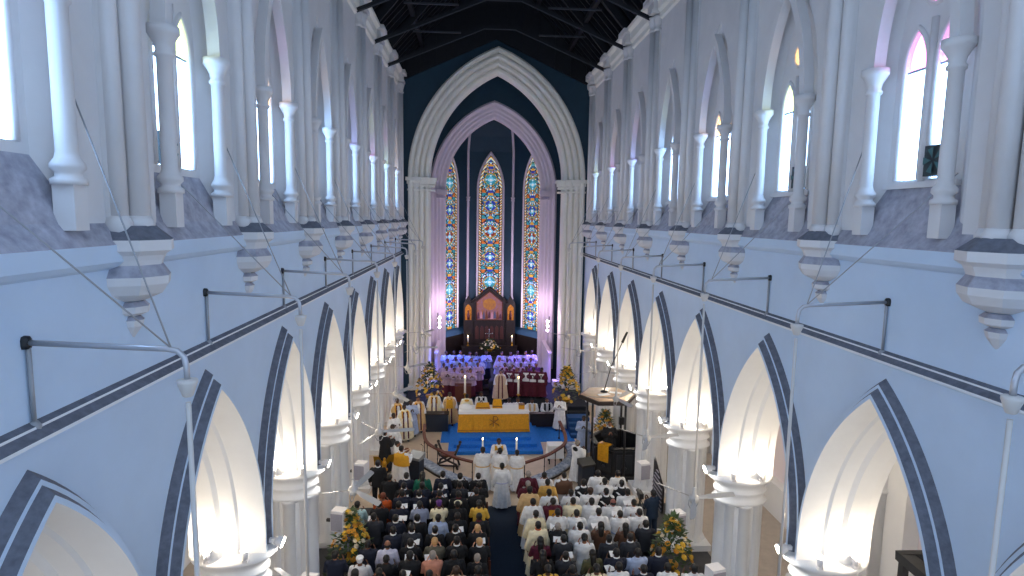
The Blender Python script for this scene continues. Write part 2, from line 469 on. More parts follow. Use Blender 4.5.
# aisles: outer walls with pointed recesses, lean-to ceilings
for s, nm in ((-1, 'wall_aisle_left'), (1, 'wall_aisle_right')):
    mb = MB()
    for yc in bays[s]:
        holed_wall(mb, arch(1.05, 2.2, 3.6, 1.2), lambda d, z: (s * 10, yc + d, z), BAY / 2, 1.2, 7.8, 0)
        mb.grid([[(s * 10, yc + d, z) for d, z in arch(1.05, 2.2, 3.6, 1.2)], [(s * 10.35, yc + d, z) for d, z in arch(1.05, 2.2, 3.6, 1.2, 0.1)]], 0)
        lp = arch(1.05, 2.2, 3.6, 1.2, 0.1)
        mb.face([(s * 10.35, yc + d, z) for d, z in lp], 1)
        mb.face([(s * 10, yc - 1.05, 1.2), (s * 10, yc + 1.05, 1.2), (s * 10.35, yc + .95, 1.2), (s * 10.35, yc - .95, 1.2)], 0)
    a, b = bays[s][0] - BAY / 2, bays[s][-1] + BAY / 2
    mb.face([(s * 10, a, 0), (s * 10, b, 0), (s * 10, b, 1.2), (s * 10, a, 1.2)], 0)
    mb.face([(s * 10, b, 0), (s * 10, Y_EAST, 0), (s * 10, Y_EAST, 7.8), (s * 10, b, 7.8)], 0)
    mb.face([(s * 6.7, Y_EAST, 0), (s * 10, Y_EAST, 0), (s * 10, Y_EAST, 10.2), (s * 6.7, Y_EAST, 10.2)], 0)
    for y in piers[s]:
        mb.lathe((s * 9.95, y, 0), [(.16, 0), (.16, 3.6), (.22, 3.64), (.22, 3.7), (.17, 3.74), (.17, 4.9), (.2, 4.93), (.17, 4.96), (.17, 7.7)], 10, 0)
    struct(mb, nm, [WHITE, mat('pale_rose_pane', (0.75, 0.66, 0.68), 0.5)])
    mb = MB()
    mb.face([(s * 6.7, Y_WEST, 9.2), (s * 10, Y_WEST, 7.8), (s * 10, Y_EAST, 7.8), (s * 6.7, Y_EAST, 9.2)], 0)
    for y in piers[s]:
        p = [(6.7, 4.2), (6.8, 6.2), (7.2, 7.4), (8, 8.2), (10, 7.6), (10, 7.9), (6.7, 9.2)]
        mb.grid([[(s * x, y - .12, z) for x, z in p], [(s * x, y + .12, z) for x, z in p]], 0, closed=True)
        q = [(6.7, 4.2), (6.8, 6.2), (7.2, 7.4), (8, 8.2), (6.7, 9.2)]
        for e in (-.12, .12): mb.face([(s * x, y + e, z) for x, z in q], 0)
    struct(mb, 'ceiling_aisle_' + ('left' if s < 0 else 'right'), [WHITE])

# floors
mb = MB(); mb.face([(-6.6, Y_WEST, 0), (6.6, Y_WEST, 0), (6.6, 21.4, 0), (-6.6, 21.4, 0)]); struct(mb, 'floor', [TILE])
mb = MB(); mb.face([(-6.6, 21.4, 0), (6.6, 21.4, 0), (6.6, Y_EAST, 0), (-6.6, Y_EAST, 0)]); struct(mb, 'floor', [BEIGE])
for s in (-1, 1):
    mb = MB(); mb.face([(s * 6.6, Y_WEST, 0), (s * 10.4, Y_WEST, 0), (s * 10.4, Y_EAST, 0), (s * 6.6, Y_EAST, 0)]); struct(mb, 'floor', [AISLE])
mb = MB()
for i, (y, z0, z1) in enumerate(((31.6, 0, .2), (32.0, .2, .4))):
    mb.box((0.1, (y + 46.5) / 2, (z0 + z1) / 2), (10.4, 46.5 - y, z1 - z0))
struct(mb, 'floor_chancel', [mat('chancel_navy_floor', (0.004, 0.009, 0.018), 0.9, var=.2)])

# nave roof
mb = MB()
RY0 = 6.0; RIDGE = 25.6
for s in (-1, 1):
    mb.face([(s * 6.3, RY0, 18.7), (0, RY0, RIDGE), (0, Y_EAST + .3, RIDGE), (s * 6.3, Y_EAST + .3, 18.7)], 0)
struct(mb, 'ceiling', [ROOF])
def sloped_bar(mb, p, q, w, h, mi=0, ax=Vector((0, 1, 0))):
    p, q = Vector(p), Vector(q)
    t = (q - p).normalized(); u = ax.normalized(); v = t.cross(u).normalized()
    R = lambda c: [c + u * w / 2 + v * h / 2, c - u * w / 2 + v * h / 2, c - u * w / 2 - v * h / 2, c + u * w / 2 - v * h / 2]
    mb.grid([R(p), R(q)], mi, closed=True, cap0=True, cap1=True)
mb = MB()
y = RY0 + .3
while y < Y_EAST:
    for s in (-1, 1):
        sloped_bar(mb, (s * 6.0, y, 18.85), (0, y, RIDGE - .2), .09, .2, 0)
    y += .64
for s in (-1, 1):
    for t in (.3, .62):
        sloped_bar(mb, (s * 6 * (1 - t), RY0, 18.7 + t * 6.7 - .2), (s * 6 * (1 - t), Y_EAST, 18.7 + t * 6.7 - .2), .2, .25, 0, Vector((1, 0, 0)))
struct(mb, 'ceiling_rafter', [BEAM])
trm = MB()
for s in (-1, 1):
    sloped_bar(trm, (s * 5.4, 0, 18.15), (s * .75, 0, 20.05), .08, .13, 0)
    sloped_bar(trm, (s * 5.4, -.07, 18.05), (s * .75, -.07, 19.95), .02, .045, 1)
    sloped_bar(trm, (s * 5.7, 0, 18.6), (0, 0, 25.2), .14, .3, 0)
    sloped_bar(trm, (s * 1.9, 0, 19.75), (s * 4.2, 0, 19.75), .06, .08, 1)
sloped_bar(trm, (-.8, 0, 20.05), (.8, 0, 20.05), .08, .13, 0)
sloped_bar(trm, (-.8, -.07, 19.95), (.8, -.07, 19.95), .02, .045, 1)
tr2 = trm.mesh('truss', [BEAM, BEAMEDGE])
for y in [p for p in piers[1] if 8 < p < 32]:
    o = link(tr2, 'beam', None, (0, y, 0)); o['kind'] = 'structure'

mb = MB()                                                # dark boarding in the gable over the chancel arch
for s in (-1, 1):
    mb.grid([[(s * 6.2, y, 18.2), (0, y, 21.0), (0, y, 26.0), (s * 6.2, y, 18.8)] for y in (Y_EAST - .16, Y_EAST - .04)], 0, closed=True, cap0=True)
    for t in (.15, .3, .45, .6, .75, .9):
        sloped_bar(mb, (s * 6.2 * (1 - t), Y_EAST - .18, 18.2 + 2.8 * t), (s * 6.2 * (1 - t), Y_EAST - .18, 18.8 + 7.0 * t), .05, .04, 0)
struct(mb, 'ceiling_gable', [ROOF])
# ---------------------------------------------------------------- chancel arch, apse
CX = 0.15
YA = Y_EAST
mb = MB()
Aa, Ah, As = 5.2, 7.5, 13.1
P = lambda d, z: (CX + d, YA, z)
holed_wall(mb, arch(Aa, Ah, As, 0), P, 6.9, 0, 26, 0)
struct(mb, 'wall_chancel_arch', [NAVY])
def roll_profile(rolls):
    """rolls: (d, y, r); returns list of (d, y) going round each roll"""
    pts = []
    for d, y, r in rolls:
        for i in range(7):
            a = -0.35 * PI + (PI * 1.2) * i / 6
            pts.append((d - r * math.sin(a + PI * .25) * -1 * 0 + r * math.cos(PI - a + PI * .25 - PI * .25), y - r * math.sin(a)))
    return pts
def moulded_arch(name, a, h, sp, zbot, cx, prof, mats, n=22):
    mb = MB()
    rows = []
    for d, y in prof:
        rows.append([(cx + e, y, z) for e, z in arch(a, h, sp, zbot, d, n)])
    mb.grid(rows, 0, smooth=False)
    return mb
prof = [(0.0, YA + .02), (0.0, YA - .22), (0.10, YA - .28), (0.22, YA - .24), (0.28, YA - .10)]
for k in range(3):
    d0, y0 = 0.30 + .30 * k, YA - .06 + .27 * k
    for i in range(8):
        a = PI * (1.0 - i / 7 * 1.15)
        prof.append((d0 + .14 + .14 * math.cos(a), y0 + .02 - .14 * math.sin(a)))
    prof.append((d0 + .26, y0 + .2))
prof += [(1.22, YA + .9), (1.22, YA + 1.3), (0.2, YA + 1.3)]
mb = moulded_arch('x', Aa, Ah, As, 0.4, CX, prof, None)
for s in (-1, 1):                                        # capitals and bases
    for z, hh, g in ((13.05, .2, .15), (12.86, .2, .08), (12.66, .14, .03), (12.42, .1, .06), (.55, .4, .08)):
        for k in range(3):
            dx = Aa - .32 - .42 * k
            mb.box((CX + s * dx, YA + .02 + .25 * k + .1, z), (.62 + g * 2, .5 + g * 2, hh))
struct(mb, 'trim_5', [CREAM])
YP = 40.5
mb = MB()
Pa, Ph, Ps, Pcx = 4.28, 5.9, 12.65, 0.1
holed_wall(mb, arch(Pa, Ph, Ps, 0.4), lambda d, z: (Pcx + d, YP, z), 5.3, 0.4, 21.5, 0)
struct(mb, 'wall_apse_arch', [NAVY])
prof = [(0, YP + .02), (0, YP - .12), (.12, YP - .2), (.24, YP - .12), (.30, YP - .02), (.46, YP), (.55, YP + .10), (.68, YP + .12), (.76, YP + .22), (.92, YP + .26), (1.04, YP + .36), (1.04, YP + .8), (.1, YP + .8)]
mb = moulded_arch('x', Pa, Ph, Ps, 0.4, Pcx, prof, None)
for s in (-1, 1):
    for z, hh, g in ((12.6, .2, .1), (12.42, .16, .05), (12.15, .08, .04)):
        mb.box((Pcx + s * (Pa - .80), YP + .14, z), (.52 + g * 2, .46 + g * 2, hh))
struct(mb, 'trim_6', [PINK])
mb = MB()
for s in (-1, 1):
    mb.face([(s * 5.2 + .1, YA + 1.2, 0.4), (s * 5.2 + .1, YP, 0.4), (s * 5.2 + .1, YP, 21.5), (s * 5.2 + .1, YA + 1.2, 21.5)], 0)
    mb.face([(s * 5.2 + .1, YA + 1.2, 19), (s * 5.2 + .1, YP, 19), (.1, YP, 22.5), (.1, YA + 1.2, 22.5)], 0)
struct(mb, 'wall_chancel', [NAVY])
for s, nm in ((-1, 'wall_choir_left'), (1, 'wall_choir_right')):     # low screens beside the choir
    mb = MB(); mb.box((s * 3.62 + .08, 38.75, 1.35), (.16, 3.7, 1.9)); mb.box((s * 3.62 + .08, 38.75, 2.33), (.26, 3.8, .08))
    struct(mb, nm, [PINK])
# polygonal apse
AC = (0.05, 41.3)
ring = [(-4.6, 41.2), (-4.3, 42.6), (-1.75, 46.0), (1.75, 46.0), (4.3, 42.6), (4.6, 41.2)]
vault = [(1, .4), (1, 15.8), (.95, 16.9), (.86, 18.1), (.68, 19.3), (.4, 20.3), (.02, 20.9)]
mb = MB()
rows = [[(AC[0] + x * k, AC[1] + (y - AC[1]) * k, z) for x, y in ring] for k, z in vault]
mb.grid(rows, 0)
struct(mb, 'wall_apse', [NAVY])
mb = MB()
for x, y in ring[1:5]:
    pts = []
    for k, z in [(1, 4.6), (1, 12.3)] + vault[1:]:
        pts.append((AC[0] + x * k * .985, AC[1] + (y - AC[1]) * k * .985, z))
    mb.tube(pts, .1, 8, 0)
    c = (AC[0] + x * .985, AC[1] + (y - AC[1]) * .985, 0)
    mb.lathe(c, [(.1, 12.1), (.15, 12.14), (.15, 12.18), (.11, 12.22), (.17, 12.36), (.17, 12.42)], 10, 0)
    mb.lathe(c, [(0.0, 4.3), (.14, 4.5), (.16, 4.62), (.1, 4.7)], 10, 0)
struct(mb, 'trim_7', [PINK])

# stained glass windows of the apse
SG = bpy.data.materials.new('lit_stained_glass'); SG.use_nodes = True
nt = SG.node_tree; b = nt.nodes['Principled BSDF']
at = nt.nodes.new('ShaderNodeAttribute'); at.attribute_name = 'glass'
nt.links.new(at.outputs['Color'], b.inputs['Emission Color']); b.inputs['Emission Strength'].default_value = 0.65
nt.links.new(at.outputs['Color'], b.inputs['Base Color'])
C_ = {'blue': srgb(45, 70, 170), 'deep': srgb(30, 40, 125), 'teal': srgb(60, 150, 165), 'sky': srgb(120, 190, 215), 'white': srgb(225, 232, 235), 'gold': srgb(215, 165, 60),
      'amber': srgb(200, 120, 50), 'green': srgb(80, 130, 90), 'red': srgb(140, 50, 40), 'lead': srgb(14, 20, 26), 'cream': srgb(230, 220, 180)}
def glass_color(u, v, i, j, rnd):
    au = abs(u)
    if au > .64:
        return C_[['cream', 'lead', 'gold', 'white', 'lead', 'amber'][(j + (i % 2)) % 6]]
    if au > .585:
        return C_['lead']
    per = 1.96
    k = math.floor(v / per); dv = v - k * per - per / 2
    r = math.hypot(au, dv); th = math.atan2(dv, au)
    if r < .10: return C_['white']
    if r < .40:
        if abs(math.sin(2 * th)) < .45: return C_['sky' if k % 2 else 'green'] if (i + j) % 3 else C_['white']
        return C_[('blue', 'teal', 'blue', 'red')[k % 4] if r > .2 else 'sky']
    if r < .47: return C_['gold' if (i + j) % 2 else 'green']
    r2 = math.hypot(au - .58, abs(dv) - .98)
    if r2 < .26: return C_['amber' if k % 2 else 'teal']
    if r2 < .32: return C_['lead']
    r3 = math.hypot(au, abs(dv) - .98)
    if r3 < .2: return C_['blue' if k % 2 else 'gold']
    return C_[rnd]
NAMES_ = ['teal', 'green', 'sky', 'teal', 'white', 'gold', 'green', 'lead', 'amber', 'sky', 'lead', 'blue', 'deep', 'gold']
def stained(name, cx, cy, rz, z0, spring, a, h):
    rr = random.Random(5)
    cell = .066
    out = arch(a, h, spring, z0, 0, 14)
    R0 = (h * h + a * a) / (2 * a); c0 = R0 - a
    def halfw(z):
        return a if z <= spring else max(0, math.sqrt(max(0, R0 * R0 - (z - spring) ** 2)) - c0)
    me = bpy.data.meshes.new('glass'); V = []; F = []; CC = []
    nz = int((spring + h - z0) / cell)
    cols = {}
    for j in range(nz):
        za, zb = z0 + j * cell, z0 + (j + 1) * cell
        for i in range(14):
            xa, xb = i * cell, (i + 1) * cell
            wm = halfw((za + zb) / 2)
            if xa >= wm: continue
            xb = min(xb, wm)
            rn = rr.choice(NAMES_)
            sc = a / .83
            c = glass_color((xa + xb) / 2 * .83 / a, (za - z0), i, j, rn)
            if wm < a and (xa + xb) / 2 > wm - .2: c = C_[['cream', 'gold', 'lead', 'white'][(i + j) % 4]]
            vj = rr.uniform(.8, 1.15)
            for s in (-1, 1):
                n = len(V)
                V += [(s * xa, 0, za), (s * xb, 0, za), (s * xb, 0, zb), (s * xa, 0, zb)]
                F.append((n, n + 1, n + 2, n + 3)); CC.append(tuple((q ** 1.22) * vj for q in c))
    me.from_pydata(V, [], F)
    ca = me.color_attributes.new('glass', 'FLOAT_COLOR', 'CORNER')
    for i, c in enumerate(CC):
        for q in range(4): ca.data[i * 4 + q].color = (*c, 1)
    me.materials.append(SG)
    # moulded stone frame
    mb = MB()
    pr = [(-.16, -.02), (-.16, -.12), (-.05, -.16), (.0, -.08), (.0, .02)]
    mb.grid([[(e, y, z) for e, z in arch(a, h, spring, z0, d, 14)] for d, y in pr], 0)
    mb.grid([[(e, y, z) for e, z in arch(a, h, spring, z0, d, 14)] for d, y in ((.0, -.07), (.035, -.07), (.035, .0))], 1)
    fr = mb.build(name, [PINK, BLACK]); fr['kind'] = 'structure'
    fr.location = (cx, cy, 0); fr.rotation_euler[2] = rz
    link(me, 'pane', fr, (0, -.05, 0))
    return fr
stained('window_21', 0.05, 45.95, 0, 2.9, 13.0, .90, 2.6)
ang = math.atan2(3.4, 2.55)
for s, nm in ((-1, 'window_22'), (1, 'window_23')):
    t = .54
    x = s * (1.75 + 2.55 * t); y = 46 - 3.4 * t
    stained(nm, x + .05 - s * .05, y - .05, -s * ang, 2.5, 12.9, .86, 2.5)
# low panelling and blue sloping sills in the apse
mb = MB()
for (xa, ya), (xb, yb) in zip(ring[1:4], ring[2:5]):
    f = lambda x, y, k: (AC[0] + x * k, AC[1] + (y - AC[1]) * k)
    n = 8
    for i in range(n):
        p = Vector((xa + (xb - xa) * i / n, ya + (yb - ya) * i / n)); q = Vector((xa + (xb - xa) * (i + 1) / n, ya + (yb - ya) * (i + 1) / n))
        pi, qi = f(*p, .94), f(*q, .94)
        mb.face([(*pi, .4), (*qi, .4), (*qi, 1.95), (*pi, 1.95)], 0)
        m1, m2 = f(*(p * .85 + q * .15), .933), f(*(p * .15 + q * .85), .933)
        mb.face([(*m1, .55), (*m2, .55), (*m2, 1.8), (*m1, 1.8)], 0)
        po, qo = f(*p, .995), f(*q, .995)
        mb.face([(*pi, 1.95), (*qi, 1.95), (*qo, 2.45), (*po, 2.45)], 1)
struct(mb, 'trim_8', [DARKWOOD, mat('blue_sill_paint', (0.03, 0.09, 0.17), .5)])
# ---------------------------------------------------------------- fittings along the nave walls
def fan_bracket_parts():
    a = MB(); a.tube([(0, 0, 0), (1.32, 0, -.06), (1.42, 0, -.08), (1.48, 0, -.14), (1.5, 0, -.24), (1.5, 0, -.36)], .03, 8)
    c = MB(); c.lathe((0, 0, 0), [(.05, -.06), (.06, -.02), (.06, .03), (.045, .06), (0, .07)], 10)
    st = MB(); st.tube([(0.03, 0, -.86), (0.03, 0, 0)], .024, 6); st.lathe((0.03, 0, -.86), [(.06, -.02), (.06, .03), (.03, .08)], 8)
    fn = MB(); fn.lathe((1.5, 0, 0), [(.04, -.54), (.05, -.53), (.095, -.40), (.095, -.37), (.04, -.36)], 12)
    return a.mesh('arm', [STEEL]), c.mesh('wall_cap', [BLACK]), st.mesh('strut', [WIRE]), fn.mesh('funnel', [PIPEWHITE])
FB = fan_bracket_parts()
def fan_parts():
    rod = MB(); rod.tube([(0, 0, .12), (0, 0, 4.6)], .026, 8)
    mo = MB(); mo.lathe((0, 0, 0), [(0, -.13), (.07, -.12), (.115, -.06), (.12, .0), (.11, .05), (.05, .09), (.04, .26), (0.025, .28)], 14)
    bl = MB()
    rows = []
    for t, wd in ((.10, .05), (.3, .07), (.36, .12), (.7, .14), (1.0, .13), (1.05, .09)):
        tl = .02
        rows.append([(t, -wd / 2, -.02), (t, wd / 2, .03), (t, wd / 2, .04), (t, -wd / 2, -.01)])
    bl.grid(rows, 0, closed=True, cap0=True, cap1=True)
    wire = MB(); wire.tube([(-.12, 0, -.02), (-.12, .02, -.16), (-.05, .03, -.28), (.06, .03, -.28), (.12, .02, -.16), (.12, 0, -.02)], .012, 5)
    return rod.mesh('rod', [PIPEWHITE]), mo.mesh('motor', [FANGREY]), bl.mesh('blade', [FANGREY]), wire.mesh('safety_loop', [WIRE])
FP = fan_parts()
def wall_no(s, k):
    return 'over the %s arch from the near end of the %s arcade' % (ORD[k], 'left' if s < 0 else 'right')
for s in (-1, 1):
    ys = [y for y in bays[s] if y > (3 if s < 0 else 4.5)]
    side = 'left' if s < 0 else 'right'
    for k, yc in enumerate([v + .1 for v in ys]):
        t = thing('fan_bracket', 'grey pipe fan arm on the %s wall, %s bay from the camera' % (side, ORD[k + 1]), 'bracket', (s * 5.5, yc, 9.62), 0 if s < 0 else PI, 'pipe arms carrying the fan rods')
        for me, nm in zip(FB, ('arm', 'wall_cap', 'strut', 'funnel')):
            o = link(me, nm, t)
        f = thing('ceiling_fan', 'white fan on a long rod, %s side, %s bay from the camera' % (side, ORD[k + 1]), 'fan', (s * 4.0, yc, 4.42), random.uniform(0, 2), 'fans on long rods along the nave')
        for me, nm in zip(FP, ('rod', 'motor', 'blade', 'safety_loop')):
            if nm == 'blade':
                for q in range(3): link(me, 'blade', f, (0, 0, 0), q * 2 * PI / 3)
            else: link(me, nm, f)
        for e in (-1, 1):
            mb = MB(); mb.tube([(s * 5.60, yc + e * 1.02, 12.35 if e > 0 else 11.6), (s * 4.14, yc, 9.57)], .009, 5)
            o = mb.build('stay_wire', [WIRE])
            tag(o, 'thin %s stay wire of the %s pipe arm from the camera, %s wall' % ('near' if e < 0 else 'far', ORD[k + 1], side), 'wire', 'stay wires of the fan arms')

# uplights on the capitals
def spot_mesh():
    b_ = MB(); b_.tube([(0, 0, .06), (0, 0, .24)], [.05, .085], 10); b_.box((0, 0, .03), (.1, .1, .06)); b_.tube([(0, .09, .05), (0, .09, .2)], .012, 5); b_.tube([(0, -.09, .05), (0, -.09, .2)], .012, 5)
    l_ = MB(); l_.lathe((0, 0, .235), [(.08, 0), (.07, .025), (.0, .035)], 10)
    return b_.mesh('housing', [SPKWHITE]), l_.mesh('lens', [LENS])
SPM = spot_mesh()
def point(name, loc, wattage, col, r=.06, parent=None):
    l = bpy.data.lights.new(name, 'POINT'); l.energy = wattage; l.color = col; l.shadow_soft_size = r
    o = bpy.data.objects.new(name, l); COL.objects.link(o); o.location = loc
    if parent: o.parent = parent
    return o
WARM = (1.0, 0.82, 0.60)
for s in (-1, 1):
    side = 'left' if s < 0 else 'right'
    ps = [y for y in piers[s] if y > 6]
    for k, y in enumerate(ps):
        for e in (-1, 1):
            for dx, nm in ((-.42, 'nave'), (.3, 'aisle')):
                xx = s * (5.97 + dx * 1.0)
                yy = y + e * .52
                t = thing('uplight', 'lit white uplight on the %s %s capital, %s face, %s side' % (ORD[k + 1], side, 'near' if e < 0 else 'far', nm), 'lamp', (xx, yy, 4.2), 0, 'uplights on the arcade capitals')
                link(SPM[0], 'housing', t); link(SPM[1], 'lens', t)
                if nm == 'aisle':
                    point('uplight_lamp', (0, e * .06, .34), UPLIGHT_W, WARM, .05, t)

# hanging down-lights are the lamps over the congregation: wall floods on nave side of piers
def flood_mesh():
    b_ = MB(); b_.box((-.05, 0, 0), (.1, .08, .08)); b_.tube([(-.1, 0, 0), (-.26, 0, -.05)], [.07, .12], 10)
    l_ = MB(); l_.tube([(-.26, 0, -.05), (-.275, 0, -.055)], [.11, .10], 10)
    return b_.mesh('housing', [SPKWHITE]), l_.mesh('lens', [LENS])
FLM = flood_mesh()
for s in (-1, 1):
    side = 'left' if s < 0 else 'right'
    ps = [y for y in piers[s] if 9 < y < 31]
    for k, y in enumerate(ps):
        t = thing('floodlight', 'white floodlight on the nave face of the %s pier, %s arcade' % (ORD[k + 1], side), 'lamp', (s * 5.26, y, 4.35), 0 if s > 0 else PI, 'floodlights on the piers')
        link(FLM[0], 'housing', t); link(FLM[1], 'lens', t)
        point('floodlight_lamp', (-.36, 0, -.1), NAVE_W, (1.0, .93, .82), .08, t)

# loudspeakers on the piers
def speaker_mesh():
    b_ = MB(); b_.box((0, 0, 0), (.42, .36, .62), 0, taper=.92)
    g = MB(); g.box((0, -.182, -.02), (.36, .02, .52)); g.lathe((0, -.195, -.02), [(.03, 0), (.03, .01)], 8)
    br = MB(); br.box((.25, .1, 0), (.2, .08, .08))
    return b_.mesh('cabinet', [SPKWHITE]), g.mesh('grille', [GRILLE]), br.mesh('wall_mount', [BLACK])
SKM = speaker_mesh()
for (x, y, z, lab) in ((-5.1, 20.3, 1.95, 'white box loudspeaker on left pier near the eagle lectern'), (-5.1, 16.9, 1.95, 'white box loudspeaker on left pier above the flower stand'),
                       (5.1, 20.6, 1.7, 'white box loudspeaker on right pier beside the camera operator'), (5.1, 16.9, 1.7, 'white box loudspeaker on right pier above the lily stand'),
                       (-5.1, 13.6, 1.95, 'white box loudspeaker at left frame pier nearest the camera'), (5.1, 14.0, 1.7, 'white box loudspeaker at lower right pier nearest the camera')):
    t = thing('loudspeaker', lab, 'loudspeaker', (x, y, z), .25 if x > 0 else -.25, 'white loudspeakers on the piers')
    link(SKM[0], 'cabinet', t); link(SKM[1], 'grille', t)
    o = link(SKM[2], 'wall_mount', t, (0, 0, 0), 0 if x > 0 else PI)

# exhaust fans in window lights
def exhaust_mesh():
    b_ = MB(); b_.box((0, 0, 0), (.14, .42, .46)); 
    r = MB(); r.lathe((0, 0, 0), [(.16, -.1), (.18, -.09), (.18, .0), (.16, .0)], 16)
    bl = MB()
    for q in range(5):
        a = q * 2 * PI / 5
        bl.face([(-.1, .03 * math.cos(a), .03 * math.sin(a)), (-.1, .2 * math.cos(a - .3), .2 * math.sin(a - .3)), (-.1, .2 * math.cos(a + .3), .2 * math.sin(a + .3))], 0)
    return b_.mesh('box', [mat('dark_fan_box', (.02, .03, .03), .5)]), bl.mesh('blade', [mat('teal_blade', (.03, .12, .12), .4)])
EXM = exhaust_mesh()
for s, yc, d, lab in ((1, bays[1][3], -.44, 'black exhaust fan at window foot, right clerestory, nearest the camera'), (1, bays[1][4], -.44, 'black exhaust fan at window foot, right clerestory, second from the camera'),
                      (-1, bays[-1][3], -.44, 'black exhaust fan at window foot of the left clerestory')):
    t = thing('exhaust_fan', lab, 'fan', (s * 5.80, yc + d * .66, 11.84), 0 if s > 0 else PI, 'exhaust fans in the clerestory windows')
    link(EXM[0], 'box', t); link(EXM[1], 'blade', t)

# louvred panel on the right wall
t = thing('louvre_panel', 'dark louvred panel with sloping top on the right pier', 'panel', (5.2, 19.15, 0))
mb = MB(); mb.face([(0, .55, 1.0), (0, -.55, 1.0), (0, -.55, 1.9), (0, .55, 2.6)]); mb.face([(.05, .55, 1.0), (.05, -.55, 1.0), (.05, -.55, 1.9), (.05, .55, 2.6)]); mb.build('back', [BLACK], t)
mb = MB()
for i in range(9):
    mb.box((-.03, 0, 1.1 + i * .15), (.03, 1.0 if i < 6 else 1.0 - .25 * (i - 5), .03))
mb.build('slat', [GRILLE], t)

# dark timber frame in the right aisle
t = thing('timber_frame', 'black timber frame corner seen through the nearest right arch', 'frame', (8.0, 11.3, 0))
mb = MB(); sloped_bar(mb, (-.15, 0, 3.85), (1.7, -.2, 3.95), .16, .2, 0); mb.build('rail', [BLACKWOOD], t)
mb = MB(); sloped_bar(mb, (0, 0, 3.85), (-.1, -2.6, 3.85), .3, .2, 0, Vector((1, 0, 0))); mb.build('rail', [BLACKWOOD], t)
for q in ((0, 0), (1.6, -.2), (-.1, -2.5)):
    mb = MB(); mb.box((q[0], q[1], 1.92), (.14, .14, 3.84)); mb.build('post', [BLACKWOOD], t)

# ---------------------------------------------------------------- sanctuary
mb = MB(); mb.box((-.13, 6.0, .006), (1.2, 30.6, .012)); tag(mb.build('aisle_carpet', [NAVYCARPET]), 'dark navy carpet runner along the central aisle', 'carpet')
mb = MB(); mb.box((.55, 29.5, .008), (6.6, 3.4, .016)); tag(mb.build('sanctuary_carpet', [BLUECARPET]), 'bright blue carpet on the floor behind and beside the altar steps', 'carpet')
t = thing('altar_dais', 'three blue carpeted steps under the gold altar', 'steps', (-.12, 0, 0))
for i in range(3):
    mb = MB(); y0 = 26.25 + .42 * i
    mb.box((0, (y0 + 29.6) / 2, .016 + .17 * i + .083), (4.4 - .5 * i, 29.6 - y0, .166)); mb.build('step', [BLUECARPET], t)
AZ = .52
t = thing('altar', 'long altar table under a gold cloth, up on blue steps', 'altar', (-.17, 28.3, AZ))
mb = MB(); mb.box((0, 0, .5), (3.1, .85, .92)); mb.build('plinth', [REDWOOD], t)
mb = MB(); mb.box((0, 0, .985), (3.35, 1.0, .05)); mb.build('top', [REDWOOD], t)
t = thing('altar_frontal', 'gold brocade altar frontal with dark stitched monogram', 'altar cloth', (-.17, 28.3, AZ))
mb = MB()
def fr(zt, g):
    n = 40; pts = []
    w2, d2 = 1.70 + g, .53 + g
    for i in range(n + 1):
        pts.append((-w2 + 2 * w2 * i / n, -d2 - .015 * math.sin(i * 1.9) * (1 if zt < .5 else 0), zt))
    pts += [(w2, -.2, zt), (w2 + (.0), d2, zt)]
    return [(-w2, d2, zt), (-w2, -.2, zt)] + pts
mb.grid([fr(1.02, 0), fr(.7, .01), fr(.3, .03), fr(.03, .06)], 0)
mb.build('cloth', [GOLDCLOTH], t)
em = MB()                                                # interlaced monogram
yy = -.578
def strip(pts, wd=.02):
    em.tube([(p[0] * 1.15, yy, p[1]) for p in pts], wd, 6)
strip([(-.02, .3), (-.02, .82)]); strip([(-.02, .82), (.12, .80), (.17, .70), (.1, .6), (-.02, .58)]); strip([(-.18, .38), (.2, .66)]); strip([(-.18, .66), (.22, .36)])
em.build('monogram', [GOLDDARK], t)
mb = MB(); mb.tube([(-1.72, -.605, .14), (0, -.61, .13), (1.72, -.605, .14)], .012, 5); mb.build('braid', [GOLDDARK], t)
mb = MB(); mb.box((0, -.02, 1.035), (3.42, 1.02, .02)); mb.box((0, -.545, .975), (3.42, .012, .11)); tag(mb.build('altar_linen', [LINEN], None, (-.17, 28.3, AZ)), 'white linen cloth laid over the gold altar top', 'altar cloth')
TOPZ = AZ + 1.047
def missal(x, y, ang, wd, dp, hh, lab):
    t = thing('book_stand', lab, 'book stand', (x, y, TOPZ), ang, 'gold stands on the altar')
    mb = MB(); mb.grid([[(-wd / 2, -dp / 2, 0), (wd / 2, -dp / 2, 0), (wd / 2, dp / 2, 0), (-wd / 2, dp / 2, 0)], [(-wd / 2 * .9, -dp / 2, hh * .3), (wd / 2 * .9, -dp / 2, hh * .3), (wd / 2 * .8, dp / 2, hh), (-wd / 2 * .8, dp / 2, hh)]], 0, closed=True, cap0=True, cap1=True)
    mb.build('stand', [GOLDCLOTH], t)
    mb = MB(); mb.box((0, -dp / 2 - .01, hh * .3), (wd * .9, .03, .04)); mb.build('lip', [GOLDDARK], t)
missal(-.7, 28.35, 0, .72, .4, .2, 'low gold book stand on the altar linen'); missal(.02, 28.4, 0, .5, .36, .36, 'tall tapered gold stand at middle of the altar')
t = thing('offering_box', 'small gold covered box at right end of the altar', 'box', (1.2, 28.2, TOPZ))
mb = MB(); mb.box((0, 0, .1), (.28, .28, .2)); mb.build('body', [GOLDCLOTH], t); mb = MB(); mb.box((0, 0, .215), (.3, .3, .03)); mb.build('lid', [GOLDDARK], t)
mb = MB(); mb.lathe((0, 0, 0), [(.3, 0), (.3, .05), (.22, .16), (.08, .22), (0, .23)], 16, sx=1.1, sy=.8); tag(mb.build('veiled_vessel', [LINEN], None, (-1.55, 28.3, TOPZ)), 'white veiled vessel at left end of the altar', 'vessel')

